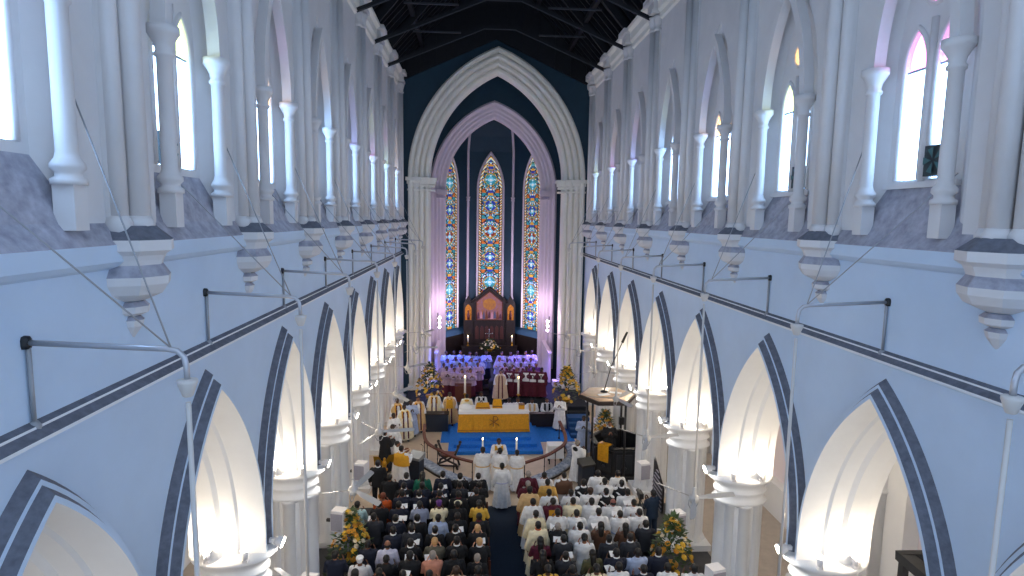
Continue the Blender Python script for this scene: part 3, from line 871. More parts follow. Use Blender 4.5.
# communion rail and kneelers
left_rail = [(-3.5, 27.9), (-3.42, 26.6), (-3.2, 25.55), (-2.7, 24.8), (-1.97, 23.95), (-1.19, 23.4)]
right_rail = [(.95, 23.25), (1.85, 23.9), (2.4, 24.5), (2.92, 25.3), (3.1, 26.4), (3.1, 28.2)]
left_kneel = [(-3.75, 26.1), (-3.5, 25.5), (-2.98, 24.8), (-2.35, 24.0), (-1.35, 23.2)]
right_kneel = [(1.1, 23.1), (2.1, 23.85), (3.0, 24.95), (3.42, 26.0), (3.45, 27.2)]
def smooth(pts, n=6):
    P_ = [Vector(p) for p in pts]; out = []
    for i in range(len(P_) - 1):
        a, b2, c, d = P_[max(i - 1, 0)], P_[i], P_[i + 1], P_[min(i + 2, len(P_) - 1)]
        for k in range(n):
            t = k / n
            out.append(.5 * ((2 * b2) + (c - a) * t + (2 * a - 5 * b2 + 4 * c - d) * t * t + (3 * b2 - a - 3 * c + d) * t ** 3))
    out.append(P_[-1]); return out
for nm, pl in (('left', left_rail), ('right', right_rail)):
    sp_ = smooth(pl)
    t = thing('communion_rail', 'curved red-brown wooden communion rail on the %s of the aisle' % nm, 'rail', (0, 0, 0))
    mb = MB()
    rows = []
    for i, p in enumerate(sp_):
        tg = (sp_[min(i + 1, len(sp_) - 1)] - sp_[max(i - 1, 0)]).normalized(); nn = Vector((-tg.y, tg.x))
        rows.append([(*(p + nn * .07), .86), (*(p + nn * .07), .93), (*(p - nn * .07), .93), (*(p - nn * .07), .86)])
    mb.grid(rows, 0, closed=True, cap0=True, cap1=True); mb.build('handrail', [REDWOOD], t)
    for i in range(0, len(sp_), 6):
        mb = MB(); p = sp_[i]; mb.lathe((p.x, p.y, 0), [(.06, 0), (.06, .04), (.025, .08), (.02, .4), (.03, .45), (.02, .5), (.022, .87)], 8); mb.build('baluster', [DARKWOOD], t)
    t = thing('kneeler', 'pale blue patterned kneeler cushion along %s communion rail' % nm, 'cushion', (0, 0, 0))
    rows = []; rb = []
    kp = smooth(left_kneel if nm == 'left' else right_kneel)
    for i, p in enumerate(kp):
        tg = (kp[min(i + 1, len(kp) - 1)] - kp[max(i - 1, 0)]).normalized(); nn = Vector((-tg.y, tg.x))
        a, b2 = p - nn * .24, p + nn * .24
        q = .22 + .012 * math.sin(i * 2.1)
        rows.append([(*a, .1), (*a, q - .03), (*(a * .8 + b2 * .2), q), (*(a * .2 + b2 * .8), q), (*b2, q - .03), (*b2, .1)])
        rb.append([(*a, 0), (*a, .1), (*b2, .1), (*b2, 0)])
    mb = MB(); mb.grid(rows, 0, closed=True, smooth=True, cap0=True, cap1=True)
    mb.build('cushion', [mat('pale_blue_kneeler', srgb(90, 105, 130), .85, col2=srgb(190, 200, 215), scale=7)], t)
    mb = MB(); mb.grid(rb, 0, closed=True, cap0=True, cap1=True); mb.build('base_board', [DARKWOOD], t)

# faldstool
t = thing('faldstool', 'dark wooden cross-legged faldstool behind the left communion rail', 'stool', (-2.25, 25.0, 0), -.15); t.scale = (1.15, 1.1, 1.05)
for e in (-.22, .22):
    mb = MB(); mb.tube([(-.4, e, 0), (-.34, e, .22), (0, e, .38), (.3, e, .62), (.42, e, .95)], .045, 6); mb.build('frame', [DARKWOOD], t)
    mb = MB(); mb.tube([(.4, e, 0), (.34, e, .22), (0, e, .38), (-.3, e, .62), (-.42, e, .95)], .045, 6); mb.build('frame', [DARKWOOD], t)
    for sx in (-.42, .42):
        mb = MB(); mb.ball((sx, e, 1.0), .065); mb.build('finial', [DARKWOOD], t)
mb = MB(); mb.box((0, 0, .56), (.62, .46, .05)); mb.build('seat', [REDWOOD], t)
mb = MB(); mb.box((0, 0, .05), (.8, .05, .06)); mb.build('stretcher', [DARKWOOD], t)

# reredos
t = thing('reredos', 'dark carved gabled reredos with gilded painted panels in the apse', 'reredos', (0.03, 45.2, 0))
mb = MB(); mb.box((0, 0, 1.7), (2.9, .3, 2.6)); mb.build('base', [DARKWOOD], t)
for i in range(6):
    x = -.95 + .38 * i
    mb = MB(); lp = [(x + d, z) for d, z in arch(.14, .24, 2.35, 1.55, 0, 5)]
    mb.grid([[(q[0], -.17, q[1]) for q in lp], [(q[0], -.14, q[1]) for q in lp]], 0, closed=True, cap0=True); mb.build('blind_arch', [mat('carved_red_wood', srgb(70, 34, 30), .5)], t)
mb = MB()
g = [(-1.3, 2.9), (1.3, 2.9), (1.3, 4.45), (0.0, 5.55), (-1.3, 4.45)]
mb.grid([[(x, -.12, z) for x, z in g], [(x, .12, z) for x, z in g]], 0, closed=True, cap0=True, cap1=True); mb.build('gable', [DARKWOOD], t)
for s in (-1, 1):
    mb = MB(); mb.tube([(s * 1.42, -.16, 4.38), (0, -.16, 5.6)], .085, 6); mb.build('crest', [DARKWOOD], t)
    mb = MB(); mb.box((s * 1.62, -.05, 2.35), (.72, .42, 3.9)); mb.grid([[(s * 1.62 - .36, -.2, 4.3), (s * 1.62 + .36, -.2, 4.3), (s * 1.62 + .36, .15, 4.3), (s * 1.62 - .36, .15, 4.3)], [(s * 1.62, -.03, 4.9)] * 4], 0, closed=True)
    tw = mb.build('turret', [DARKWOOD], t)
    lp = [(s * 1.62 + d, z) for d, z in arch(.24, .4, 3.85, 3.05, 0, 6)]
    mb = MB(); mb.grid([[(x, -.30, z) for x, z in lp], [(x, -.26, z) for x, z in lp]], 0, closed=True, cap0=True); mb.build('niche', [mat('gilded_niche', srgb(190, 120, 30), .4, metal=.3, var=.4, scale=9)], tw)
    mb = MB(); mb.lathe((s * 1.62, -.33, 3.1), [(.09, 0), (.11, .3), (.07, .5), (.04, .54), (.07, .62), (.05, .7), (0, .72)], 10); mb.build('figurine', [mat('painted_figurine', srgb(90, 40, 40), .6)], tw)
pg = [(-1.0, 3.05), (1.0, 3.05), (1.0, 4.42), (0, 5.25), (-1.0, 4.42)]
mb = MB(); mb.face([(x, -.14, z) for x, z in pg])
PM_ = mat('gilded_painting', srgb(150, 95, 35), .5, col2=srgb(140, 100, 120), scale=4.5)
pn = mb.build('painting', [PM_], t)
mb = MB(); mb.lathe((0, -.15, 0), [(.0, 0)], 3)
rr = random.Random(3)
for i in range(9):                                       # generic painted robed shapes
    x = -.85 + i * .21; z = 3.1 + rr.uniform(0, .1)
    mb = MB(); hh = rr.uniform(.4, .7); wd = rr.uniform(.09, .14)
    mb.face([(x - wd, -.145 - i * .0005, z), (x + wd, -.145 - i * .0005, z), (x + wd * .5, -.145 - i * .0005, z + hh * .7), (x, -.145 - i * .0005, z + hh), (x - wd * .5, -.145 - i * .0005, z + hh * .7)])
    mb.build('painted_shape', [mat('paint_%s' % ['plum', 'rose', 'slate', 'umber'][i % 4], [srgb(80, 40, 60), srgb(190, 140, 150), srgb(70, 80, 110), srgb(110, 60, 30)][i % 4], .6)], pn)
mb = MB(); mb.face([(.5 * math.cos(a * PI / 12), -.144, 4.25 + .45 * math.sin(a * PI / 12)) for a in range(24)]); mb.build('gilt_disc', [mat('gilt', srgb(190, 130, 30), .4, col2=srgb(150, 95, 60), scale=5)], pn)
mb = MB()
lp = pg + [pg[0]]
for a_, b_ in zip(lp[:-1], lp[1:]): mb.tube([(a_[0], -.16, a_[1]), (b_[0], -.16, b_[1])], .04, 5)
mb.build('panel_frame', [REDWOOD], t)
# altar cross and candlesticks before the reredos
t = thing('gradine', 'dark shelf carrying the cross before the reredos', 'shelf', (0.03, 44.5, .4))
mb = MB(); mb.box((0, 0, .35), (4.2, .5, .7)); mb.build('body', [DARKWOOD], t); mb = MB(); mb.box((0, 0, .72), (4.3, .55, .04)); mb.build('top', [DARKWOOD], t)
t = thing('altar_cross', 'slim silver standing cross before the reredos', 'cross', (0, 44.5, 1.14))
mb = MB(); mb.lathe((0, 0, 0), [(.16, 0), (.14, .05), (.04, .1), (.03, .3)], 10); mb.build('foot', [SILVER], t)
mb = MB(); mb.box((0, 0, .75), (.05, .05, 1.0)); mb.box((0, 0, .95), (.5, .05, .05)); mb.ball((0, 0, 1.28), .05); mb.ball((-.26, 0, .95), .04); mb.ball((.26, 0, .95), .04); mb.build('cross', [SILVER], t)
for x, lab in ((-1.6, 'lit white candle on short stick, left of the cross'), (1.75, 'lit white candle on short stick, right of the cross')):
    t = thing('candlestick', lab, 'candlestick', (x, 44.5, 1.14), 0, 'candlesticks before the reredos')
    mb = MB(); mb.lathe((0, 0, 0), [(.1, 0), (.09, .04), (.03, .08), (.03, .2), (.07, .24), (.05, .28)], 10); mb.build('stick', [BRASS], t)
    mb = MB(); mb.lathe((0, 0, .28), [(.05, 0), (.05, .4)], 10); mb.build('candle', [WAX], t)
    mb = MB(); mb.ball((0, 0, .74), (.03, .03, .06)); mb.build('flame', [FLAME], t)
for x, y, lab in ((-1.62, 31.2, 'tall ivory candle on a stand, left behind the altar'), (1.25, 31.0, 'tall ivory candle on a stand, right behind the altar')):
    t = thing('candle_stand', lab, 'candle', (x, y, 0), 0, 'tall candles behind the altar')
    mb = MB(); mb.lathe((0, 0, 0), [(.2, 0), (.18, .05), (.04, .1), (.03, .7), (.05, .75), (.03, .8), (.03, 1.35), (.1, 1.4), (.06, 1.45)], 12); mb.build('stand', [BRASS], t)
    mb = MB(); mb.lathe((0, 0, 1.45), [(.055, 0), (.055, .85), (.0, .86)], 10); mb.build('candle', [WAX], t)
    mb = MB(); mb.ball((0, 0, 2.36), (.03, .03, .06)); mb.build('flame', [FLAME], t)

# flower arrangements
def leaf_mesh(h, wd, n, seed):
    r = random.Random(seed); mb = MB()
    for i in range(n):
        z = r.random() ** .8; lim = wd * (.30 + .7 * math.sin(PI * min(1, .22 + z * .8))) * (1.05 - .55 * z)
        a = r.uniform(0, 2 * PI); rad = lim * math.sqrt(r.random()) 
        c = Vector((rad * math.cos(a), rad * math.sin(a), z * h))
        d = Vector((math.cos(a), math.sin(a), r.uniform(-.3, .9))).normalized(); u = d.cross(Vector((0, 0, 1))).normalized()
        L = r.uniform(.14, .26); W_ = L * .22
        mb.face([c, c + d * L * .5 + u * W_, c + d * L, c + d * L * .5 - u * W_])
    return mb
def bloom_mesh(m, r=.075):
    mb = MB()
    for ring_, (rr_, z) in enumerate(((r, 0), (r * .7, r * .35))):
        for q in range(7):
            a = q * 2 * PI / 7 + ring_ * .4
            p = Vector((rr_ * math.cos(a), rr_ * math.sin(a), z + r * .25)); s_ = Vector((-math.sin(a), math.cos(a), 0)) * rr_ * .45
            mb.face([(0, 0, z), tuple(p * .6 + s_), tuple(p + Vector((0, 0, .01))), tuple(p * .6 - s_)])
    mb.ball((0, 0, r * .4), r * .38, 6, 4)
    return mb.mesh('blossom', [m])
BLM = [bloom_mesh(YBLOOM, .10), bloom_mesh(OBLOOM, .095), bloom_mesh(WBLOOM, .08)]
def flowers(x, y, zb, h, wd, nb, mix, lab, seed, stand=True, zf=0.0):
    r = random.Random(seed)
    t = thing('flower_arrangement', lab, 'flowers', (x, y, zf), 0)
    hz = zb - zf
    if stand:
        mb = MB(); mb.lathe((0, 0, 0), [(.26, 0), (.26, .06), (.1, .12), (.07, hz * .6), (.12, hz - .2), (.2, hz - .17), (.2, hz - .12)], 12); mb.build('pedestal', [BLACKWOOD], t)
    mb = MB(); mb.lathe((0, 0, hz - .14), [(.12, 0), (.2, .12), (.22, .2), (.18, .2)], 12); mb.build('bowl', [BRASS], t)
    leaf_mesh(h, wd, int(220 + nb * 4), seed).build('foliage', [LEAF], t, (0, 0, hz))
    for i in range(nb):
        z = r.random() ** .85; lim = wd * (.35 + .7 * math.sin(PI * min(1, .22 + z * .8))) * (1.05 - .6 * z)
        a = r.uniform(0, 2 * PI)
        if math.sin(a) > .4 and r.random() < .6: a = -a
        o = link(BLM[r.choice(mix)], 'blossom', t, (lim * math.cos(a), lim * math.sin(a), hz + z * h))
        tilt = 1.1 - z * .8
        o.rotation_euler = (0, tilt, a) if False else (0, tilt, 0)
        o.rotation_mode = 'ZYX'; o.rotation_euler = (0, tilt, 0)
        o.matrix_basis = Matrix.Translation(o.location) @ Matrix.Rotation(a, 4, 'Z') @ Matrix.Rotation(tilt, 4, 'Y')
flowers(-3.5, 31.0, 1.35, 1.75, .74, 84, [0, 0, 0, 0, 1, 2], 'tall yellow flower arrangement on a pedestal left of the altar', 1)
flowers(3.75, 30.3, 1.35, 1.75, .74, 84, [0, 0, 0, 0, 1, 2], 'tall yellow flower arrangement on a pedestal right of the altar', 2)
flowers(-4.8, 16.95, .75, 1.45, .55, 62, [0, 0, 1, 1, 2], 'orange and yellow roses arranged against left pier below loudspeaker', 3)
flowers(4.72, 16.2, .7, 1.5, .6, 52, [0, 0, 1, 2, 2], 'yellow and white flowers in tall arrangement by right pier', 4)
flowers(4.9, 26.1, .9, 1.25, .46, 40, [0, 1, 1], 'orange flower arrangement behind the pulpit under its canopy', 5)
flowers(0.05, 43.6, 1.0, .8, .8, 30, [0, 2, 2], 'low white and yellow flowers at foot of the reredos', 6, True, .4)
# dark green fern beside the left flowers
t = thing('potted_fern', 'dark trailing fern beside the roses at left pier', 'plant', (-5.0, 16.1, 0))
mb = MB(); mb.lathe((0, 0, 0), [(.16, 0), (.2, .3), (.22, .32), (.18, .32)], 12); mb.build('pot', [BLACKWOOD], t)
leaf_mesh(1.1, .42, 150, 12).build('foliage', [mat('dark_fern', (.015, .03, .012), .7)], t, (0, 0, .3))

# eagle lectern
t = thing('eagle_lectern', 'gilded eagle lectern beside the left pier', 'lectern', (-4.6, 22.3, 0), .3); t.scale = (.8, .8, .95)
mb = MB(); mb.lathe((0, 0, 0), [(.32, 0), (.32, .08), (.2, .16), (.08, .24), (.07, .55), (.14, .6), (.07, .66), (.06, 1.05), (.16, 1.12), (.18, 1.18), (.0, 1.2)], 14); mb.build('stem', [BRASS], t)
mb = MB(); mb.ball((0, 0, 1.36), (.12, .16, .2)); mb.ball((0, -.1, 1.62), (.07, .09, .08)); mb.tube([(0, -.16, 1.62), (0, -.24, 1.57)], [.03, .005], 6); mb.build('eagle', [BRASS], t)
for s in (-1, 1):
    mb = MB()
    mb.grid([[(s * .08, 0, 1.3), (s * .08, .03, 1.5)], [(s * .3, .06, 1.45), (s * .25, .08, 1.7)], [(s * .46, .1, 1.35), (s * .5, .12, 1.72)]], 0); mb.grid([[(s * .08, .03, 1.3), (s * .08, .06, 1.5)], [(s * .3, .09, 1.45), (s * .25, .11, 1.7)], [(s * .46, .13, 1.35), (s * .5, .15, 1.72)]], 0)
    mb.build('wing', [BRASS], t)
# lecterns with reading desks
def lectern(x, y, rz, lab, cloth):
    t = thing('reading_desk', lab, 'lectern', (x, y, 0), rz); t.scale = (.86, .86, 1)
    mb = MB(); mb.box((0, 0, .5), (.62, .42, 1.0)); mb.box((0, 0, .04), (.7, .5, .08)); mb.build('body', [mat('navy_lectern_wood', (.01, .018, .035), .4)], t)
    mb = MB(); mb.grid([[(-.36, -.28, 1.0), (.36, -.28, 1.0), (.36, .26, 1.0), (-.36, .26, 1.0)], [(-.36, -.28, 1.1), (.36, -.28, 1.1), (.36, .26, 1.24), (-.36, .26, 1.24)]], 0, closed=True, cap0=True, cap1=True); mb.build('top', [cloth], t)
    mb = MB(); mb.tube([(.2, .2, 1.2), (.2, .3, 1.45), (.16, .2, 1.56)], .01, 5); mb.ball((.16, .19, 1.56), .025, 6, 4); mb.build('microphone', [BLACK], t)
lectern(-3.5, 23.6, -.5, 'navy reading desk with grey metal top by the left rail', mat('brushed_grey_top', (.32, .34, .36), .4, metal=.5))
lectern(3.4, 22.7, .3, 'navy reading desk in front of the pulpit', BLACK)

# pulpit
t = thing('pulpit', 'black carved pulpit with tan sounding board on posts', 'pulpit', (5.15, 24.5, 0))
mb = MB(); mb.lathe((0, 0, 0), [(1.3, 0), (1.3, .15), (1.2, .2), (1.2, 1.25), (1.28, 1.3), (1.28, 1.4), (1.15, 1.42), (1.07, 1.4), (1.07, .62), (0, .6)], 8, 0, smooth=False, rot=PI / 8); mb.build('drum', [BLACKWOOD], t)
for q in range(8):
    a = q * PI / 4 - PI / 2
    mb = MB(); mb.box((0, -1.12, .72), (.66, .04, .8), 0); mb.tube([(-.18, -1.145, .5), (0, -1.155, .98), (.18, -1.145, .5)], .025, 5); mb.lathe((0, -1.155, .55), [(.05, -.05), (.09, 0), (.05, .05)], 8); mb.build('carved_panel', [mat('carved_ebony', (.03, .033, .04), .35)], t, rz=q * PI / 4)
mb = MB(); mb.box((0, -1.05, 1.45), (.6, .35, .05)); mb.build('book_rest', [BLACKWOOD], t, rz=-PI / 4)
mb = MB(); mb.box((0, -1.23, 1.12), (.52, .02, .74)); mb.box((0, -1.08, 1.485), (.52, .3, .02)); mb.build('gold_fall', [GOLDCLOTH], t, rz=-PI / 4)
mb = MB(); mb.lathe((-.72, -.65, 0), [(1.16, 3.42), (1.2, 3.44), (1.2, 3.58), (1.14, 3.6)], 6, 1, smooth=False); mb.lathe((-.72, -.65, 0), [(1.14, 3.6), (1.0, 3.63), (0, 3.68)], 6, 0, smooth=False); mb.lathe((-.72, -.65, 0), [(0, 3.4), (1.16, 3.42)], 6, 1, smooth=False); mb.build('sounding_board', [TANWOOD, DARKWOOD], t)
for (px, py) in ((-1.55, -.65), (.1, .1), (-.1, -1.35), (-1.15, .15)):
    mb = MB(); mb.tube([(px, py, 0), (px, py, 3.45)], .05, 8); mb.build('post', [BLACK], t)
mb = MB(); mb.box((.1, 0.02, 2.2), (.2, .15, .32)); mb.build('small_speaker', [BLACK], t)
t = thing('microphone_boom', 'black microphone boom slanting above the pulpit canopy', 'microphone', (4.3, 23.9, 3.72))
mb = MB(); mb.lathe((0, 0, 0), [(.16, -.03), (.14, .0), (.02, .04)], 10); mb.build('base', [BLACK], t)
mb = MB(); mb.tube([(0, 0, 0), (.25, 0, 1.0), (.85, .1, 2.35)], .022, 6); mb.build('boom', [BLACK], t)
mb = MB(); mb.tube([(.72, .08, 2.05), (.92, .11, 2.5)], [.06, .045], 8); mb.build('microphone', [BLACK], t)
# white small papers lying on the sounding board
for (x, y, a) in ((4.2, 23.5, .3), (4.75, 23.75, -.4)):
    mb = MB(); mb.box((0, 0, 0), (.5, .22, .02)); tag(mb.build('cloth_bundle', [PAPER], None, (x, y, 3.69), a), 'white folded sheet lying on the %s of the pulpit canopy' % ('near half' if y < 23.6 else 'far half'), 'sheet')

# choir desks and clergy bench
t = thing('choir_desk', 'red-brown wooden choir desk left behind the altar', 'desk', (-1.75, 33.0, .4))
mb = MB(); mb.box((0, 0, .45), (.9, .1, .9)); mb.build('front_panel', [REDWOOD], t)
mb = MB(); mb.grid([[(-.48, -.08, .88), (.48, -.08, .88), (.48, .3, .95), (-.48, .3, .95)], [(-.48, -.08, .92), (.48, -.08, .92), (.48, .3, .99), (-.48, .3, .99)]], 0, closed=True, cap0=True, cap1=True); mb.build('top', [REDWOOD], t)
for s in (-1, 1):
    mb = MB(); mb.box((s * .43, .14, .43), (.05, .3, .86)); mb.build('side_panel', [REDWOOD], t)
t = thing('clergy_bench', 'long dark bench right of the altar under seated clergy', 'bench', (2.35, 30.55, 0))
mb = MB(); mb.box((0, 0, .43), (1.9, .42, .06)); mb.build('seat', [DARKWOOD], t)
mb = MB(); mb.box((0, .24, .6), (1.9, .05, .6)); mb.build('backrest', [DARKWOOD], t)
for s in (-.9, .9):
    mb = MB(); mb.box((s, .02, .2), (.06, .44, .4)); mb.build('leg', [DARKWOOD], t)
t = thing('clergy_bench', 'short dark bench directly behind the altar under seated servers', 'bench', (.95, 30.55, 0))
mb = MB(); mb.box((0, 0, .43), (.85, .42, .06)); mb.build('seat', [DARKWOOD], t)
mb = MB(); mb.box((0, .24, .6), (.85, .05, .6)); mb.build('backrest', [DARKWOOD], t)
for s in (-.38, .38):
    mb = MB(); mb.box((s, .02, .2), (.06, .44, .4)); mb.build('leg', [DARKWOOD], t)
t = thing('prayer_desk', 'navy draped desk before the left clergy', 'desk', (-3.1, 29.5, 0))
mb = MB(); mb.box((0, 0, .45), (1.3, .45, .9)); mb.build('body', [mat('navy_lectern_wood', (.01, .018, .035), .4)], t)
mb = MB(); mb.box((0, 0, .92), (1.4, .5, .04)); mb.build('top', [DARKWOOD], t)
mb = MB(); mb.tube([(.5, -.1, .94), (.5, -.1, 1.5)], .012, 5); mb.ball((.5, -.1, 1.52), .03, 6, 4); mb.build('microphone', [BLACK], t)

# stage lamps on the pink columns
def stage(x, y, z, lab, col, tgt, wt):
    t = thing('stage_lamp', lab, 'lamp', (x, y, z), 0, 'lamp clusters at the choir')
    for i in range(3):
        mb = MB(); mb.tube([(0, -.05, i * .28), (-.12 * (1 if x > 0 else -1), -.25, i * .28 - .06)], [.07, .1], 10); h = mb.build('lamp_head', [SPKWHITE], t)
        mb = MB(); mb.tube([(-.12 * (1 if x > 0 else -1), -.25, i * .28 - .06), (-.125 * (1 if x > 0 else -1), -.26, i * .28 - .062)], [.09, .08], 10); mb.build('lens', [LENSV], h)
    mb = MB(); mb.tube([(0, 0, -.2), (0, 0, .8)], .03, 6); mb.build('bar', [BLACK], t)
    l = bpy.data.lights.new('stage_spot', 'SPOT'); l.energy = wt; l.color = col; l.spot_size = 1.9; l.spot_blend = .6; l.shadow_soft_size = .1
    o = bpy.data.objects.new('stage_spot', l); COL.objects.link(o)
    o.location = (x - .3 * (1 if x > 0 else -1), y - .4, z + .2)
    o.rotation_euler = (Vector(tgt) - o.location).to_track_quat('-Z', 'Y').to_euler()
    point('stage_glow', (x - .25 * (1 if x > 0 else -1), y - .3, z + .6), STAGE_W, (1.0, .72, .95), .1)
stage(-3.42, 36.9, 4.1, 'cluster of violet lamps on the left pink column', (.10, .16, 1.0), (-1.7, 35.9, 1.3), CHOIR_W)
stage(3.6, 36.9, 3.9, 'cluster of violet lamps on the right pink column', (.32, .2, 1.0), (1.7, 36.0, 1.3), CHOIR_W)

for s_ in (-1, 1):                                       # lamps behind the pink arch that wash the apse
    t = thing('stage_lamp', 'violet lamp behind the %s pink column, lighting the apse' % ('left' if s_ < 0 else 'right'), 'lamp', (s_ * 4.3 + .05, 41.5, 2.6), 0, 'lamp clusters at the choir')
    mb = MB(); mb.tube([(0, 0, -2.2), (0, 0, .1)], .03, 6); mb.build('stand', [BLACK], t)
    mb = MB(); mb.tube([(0, .1, 0), (-.1 * s_, .3, .1)], [.07, .11], 10); h = mb.build('lamp_head', [SPKWHITE], t)
    mb = MB(); mb.tube([(-.1 * s_, .3, .1), (-.105 * s_, .31, .105)], [.10, .09], 10); mb.build('lens', [LENSV], h)
    point('apse_glow', (s_ * 3.6, 42.4, 4.6), APSE_W, (.85, .78, 1.0), .1)

for s_ in (-1, 1):
    point('column_wash', (s_ * 3.0 + .05, 39.6, 5.0), STAGE_W, (1.0, .72, .95), .1)
t = thing('pulpit_steps', 'blue carpeted steps behind the pulpit on the right', 'steps', (4.25, 28.2, 0))
for i in range(4):
    mb = MB(); mb.box((0, .32 * i + (1.6 - .32 * i) / 2 - .0, .09 + .18 * i), (1.1, 1.6 - .32 * i, .18)); mb.build('step', [mat('deep_blue_carpet', (.008, .06, .2), .95, var=.2, scale=20)], t)
t = thing('kneeling_desk', 'long dark kneeling desk before the right-hand clergy', 'desk', (2.55, 29.75, 0))
mb = MB(); mb.box((0, 0, .4), (1.5, .06, .66)); mb.build('front_panel', [DARKWOOD], t)
mb = MB(); mb.box((0, .08, .76), (1.6, .3, .05)); mb.build('top', [DARKWOOD], t)
for s_ in (-.74, .74):
    mb = MB(); mb.box((s_, .06, .37), (.06, .3, .74)); mb.build('side_panel', [DARKWOOD], t)

t = thing('credence_table', 'small table under a white cloth just inside the right rail', 'table', (2.5, 25.35, 0))
mb = MB(); mb.box((0, 0, .84), (.62, .5, .04)); mb.build('top', [DARKWOOD], t)
for sx in (-1, 1):
    for sy in (-1, 1):
        mb = MB(); mb.box((sx * .27, sy * .2, .41), (.05, .05, .82)); mb.build('leg', [DARKWOOD], t)
mb = MB()
R_ = lambda g, z: [((.33 + g) * a_, (.27 + g) * b_, z) for a_, b_ in ((-1, -1), (-.3, -1.03), (.3, -.97), (1, -1), (1.02, 0), (1, 1), (0, 1), (-1, 1), (-1.02, 0))]
mb.grid([R_(0, .872), R_(.012, .86), R_(.02, .6), R_(.045, .3)], 0, closed=True, cap0=True)
tag(mb.build('credence_cloth', [LINEN], None, (2.5, 25.35, 0)), 'white cloth draped on the small table inside the rail', 'tablecloth')
# ---------------------------------------------------------------- people
def capsule(mb, p0, r0, p1, r1, n=12):
    p0, p1 = Vector(p0), Vector(p1)
    t = (p1 - p0); L = t.length; t = t / L if L > 1e-6 else Vector((0, 0, 1))
    pts = []; rs = []
    for i in range(5):
        a = PI / 2 * (1 - i / 4); pts.append(p0 - t * r0 * math.sin(a)); rs.append(max(r0 * math.cos(a), 1e-3))
    for i in range(5):
        a = PI / 2 * i / 4; pts.append(p1 + t * r1 * math.sin(a)); rs.append(max(r1 * math.cos(a), 1e-3))
    mb.tube(pts, rs, n)
def remeshed(mb, name, voxel, smooth=4, ratio=.35):
    me = mb.mesh(name + '_raw', [])
    o = bpy.data.objects.new(name, me); COL.objects.link(o)
    m = o.modifiers.new('r', 'REMESH'); m.mode = 'VOXEL'; m.voxel_size = voxel; m.use_smooth_shade = True
    if smooth:
        m = o.modifiers.new('s', 'SMOOTH'); m.iterations = smooth; m.factor = .5
    m = o.modifiers.new('d', 'DECIMATE'); m.ratio = ratio
    bpy.context.view_layer.update()
    out = bpy.data.meshes.new_from_object(o.evaluated_get(bpy.context.evaluated_depsgraph_get()))
    bpy.data.objects.remove(o); bpy.data.meshes.remove(me)
    out.name = name
    out.materials.clear(); out.materials.append(LINEN)
    for p in out.polygons: p.material_index = 0; p.use_smooth = True
    return out
SEAT = -.42
POSE = {  # elbow, wrist, hand direction for the right side (x > 0)
    'down': ((.25, -.03, 1.13), (.265, .07, .89), (-.02, .2, -1)),
    'read': ((.245, .06, 1.15), (.13, .31, 1.27), (-.25, .85, .35)),
    'pray': ((.235, .07, 1.13), (.05, .27, 1.27), (-.12, .6, .8)),
    'sit': ((.24, .02, 1.12), (.12, .27, 1.02), (-.3, .9, -.1)),
}
def body_prims(pose, fine=True):
    mb = MB(); dz = SEAT if pose == 'sit' else 0
    for s in (-1, 1):
        if pose == 'sit':
            capsule(mb, (s * .10, 0, .52), .09, (s * .11, .42, .50), .062); capsule(mb, (s * .11, .42, .50), .06, (s * .11, .40, .09), .042)
            fy = .40
        else:
            capsule(mb, (s * .10, 0, .90), .088, (s * .105, .015, .48), .06); capsule(mb, (s * .105, .015, .48), .057, (s * .11, -.02, .09), .04)
            fy = 0
        capsule(mb, (s * .11, fy - .04, .05), .04, (s * .125, fy + .15, .035), .03)
        e, w_, d = [Vector((s * q[0], q[1], q[2])) for q in POSE[pose]]
        e.z += dz; w_.z += dz; d.normalize()
        capsule(mb, (s * .185, -.01, 1.40 + dz), .058, e, .044); capsule(mb, e, .043, w_, .029)
        # hand: palm, four fingers, thumb
        n = Vector((s * -1, 0, 0)); n = (n - d * n.dot(d)).normalized(); side = d.cross(n).normalized()
        if side.z < 0 and pose != 'down': side = -side
        if pose == 'down' and side.y < 0: side = -side
        for q in (-.018, 0, .018):
            capsule(mb, w_ + side * q * .7, .017, w_ + d * .085 + side * q * 1.3, .014, 8)
        for i, L in enumerate((.072, .08, .075, .058)):
            b0 = w_ + d * .088 + side * (.031 - .0205 * i); b1 = b0 + d * L * .55 + n * .008; b2 = b1 + (d * .75 + n * .6).normalized() * L * .5
            capsule(mb, b0, .0092, b1, .0088, 6); capsule(mb, b1, .0088, b2, .0075, 6)
        t0 = w_ + d * .03 + side * .022; t1 = t0 + (d * .6 + side * .75 + n * .3).normalized() * .045; t2 = t1 + (d * .85 + side * .3 + n * .4).normalized() * .032
        capsule(mb, t0, .0125, t1, .0105, 6); capsule(mb, t1, .0105, t2, .0085, 6)
    z = lambda v: v + dz
    mb.ball((0, 0, z(.97)), (.165, .12, .13), 14, 8); mb.ball((0, .0, z(1.12)), (.15, .105, .17), 14, 8); mb.ball((0, -.005, z(1.29)), (.172, .115, .17), 14, 8)
    capsule(mb, (-.14, -.01, z(1.40)), .062, (.14, -.01, z(1.40)), .062)
    capsule(mb, (0, -.015, z(1.40)), .06, (0, .0, z(1.55)), .05)
    mb.ball((0, .0, z(1.632)), (.074, .094, .10), 16, 10); mb.ball((0, .032, z(1.568)), (.054, .06, .058), 12, 8)
    capsule(mb, (0, .088, z(1.645)), .009, (0, .108, z(1.606)), .015, 8)                # nose
    capsule(mb, (-.02, .088, z(1.566)), .007, (.02, .088, z(1.566)), .007, 6)           # mouth
    for s in (-1, 1):
        mb.ball((s * .076, -.005, z(1.615)), (.012, .022, .034), 8, 6)
    return mb
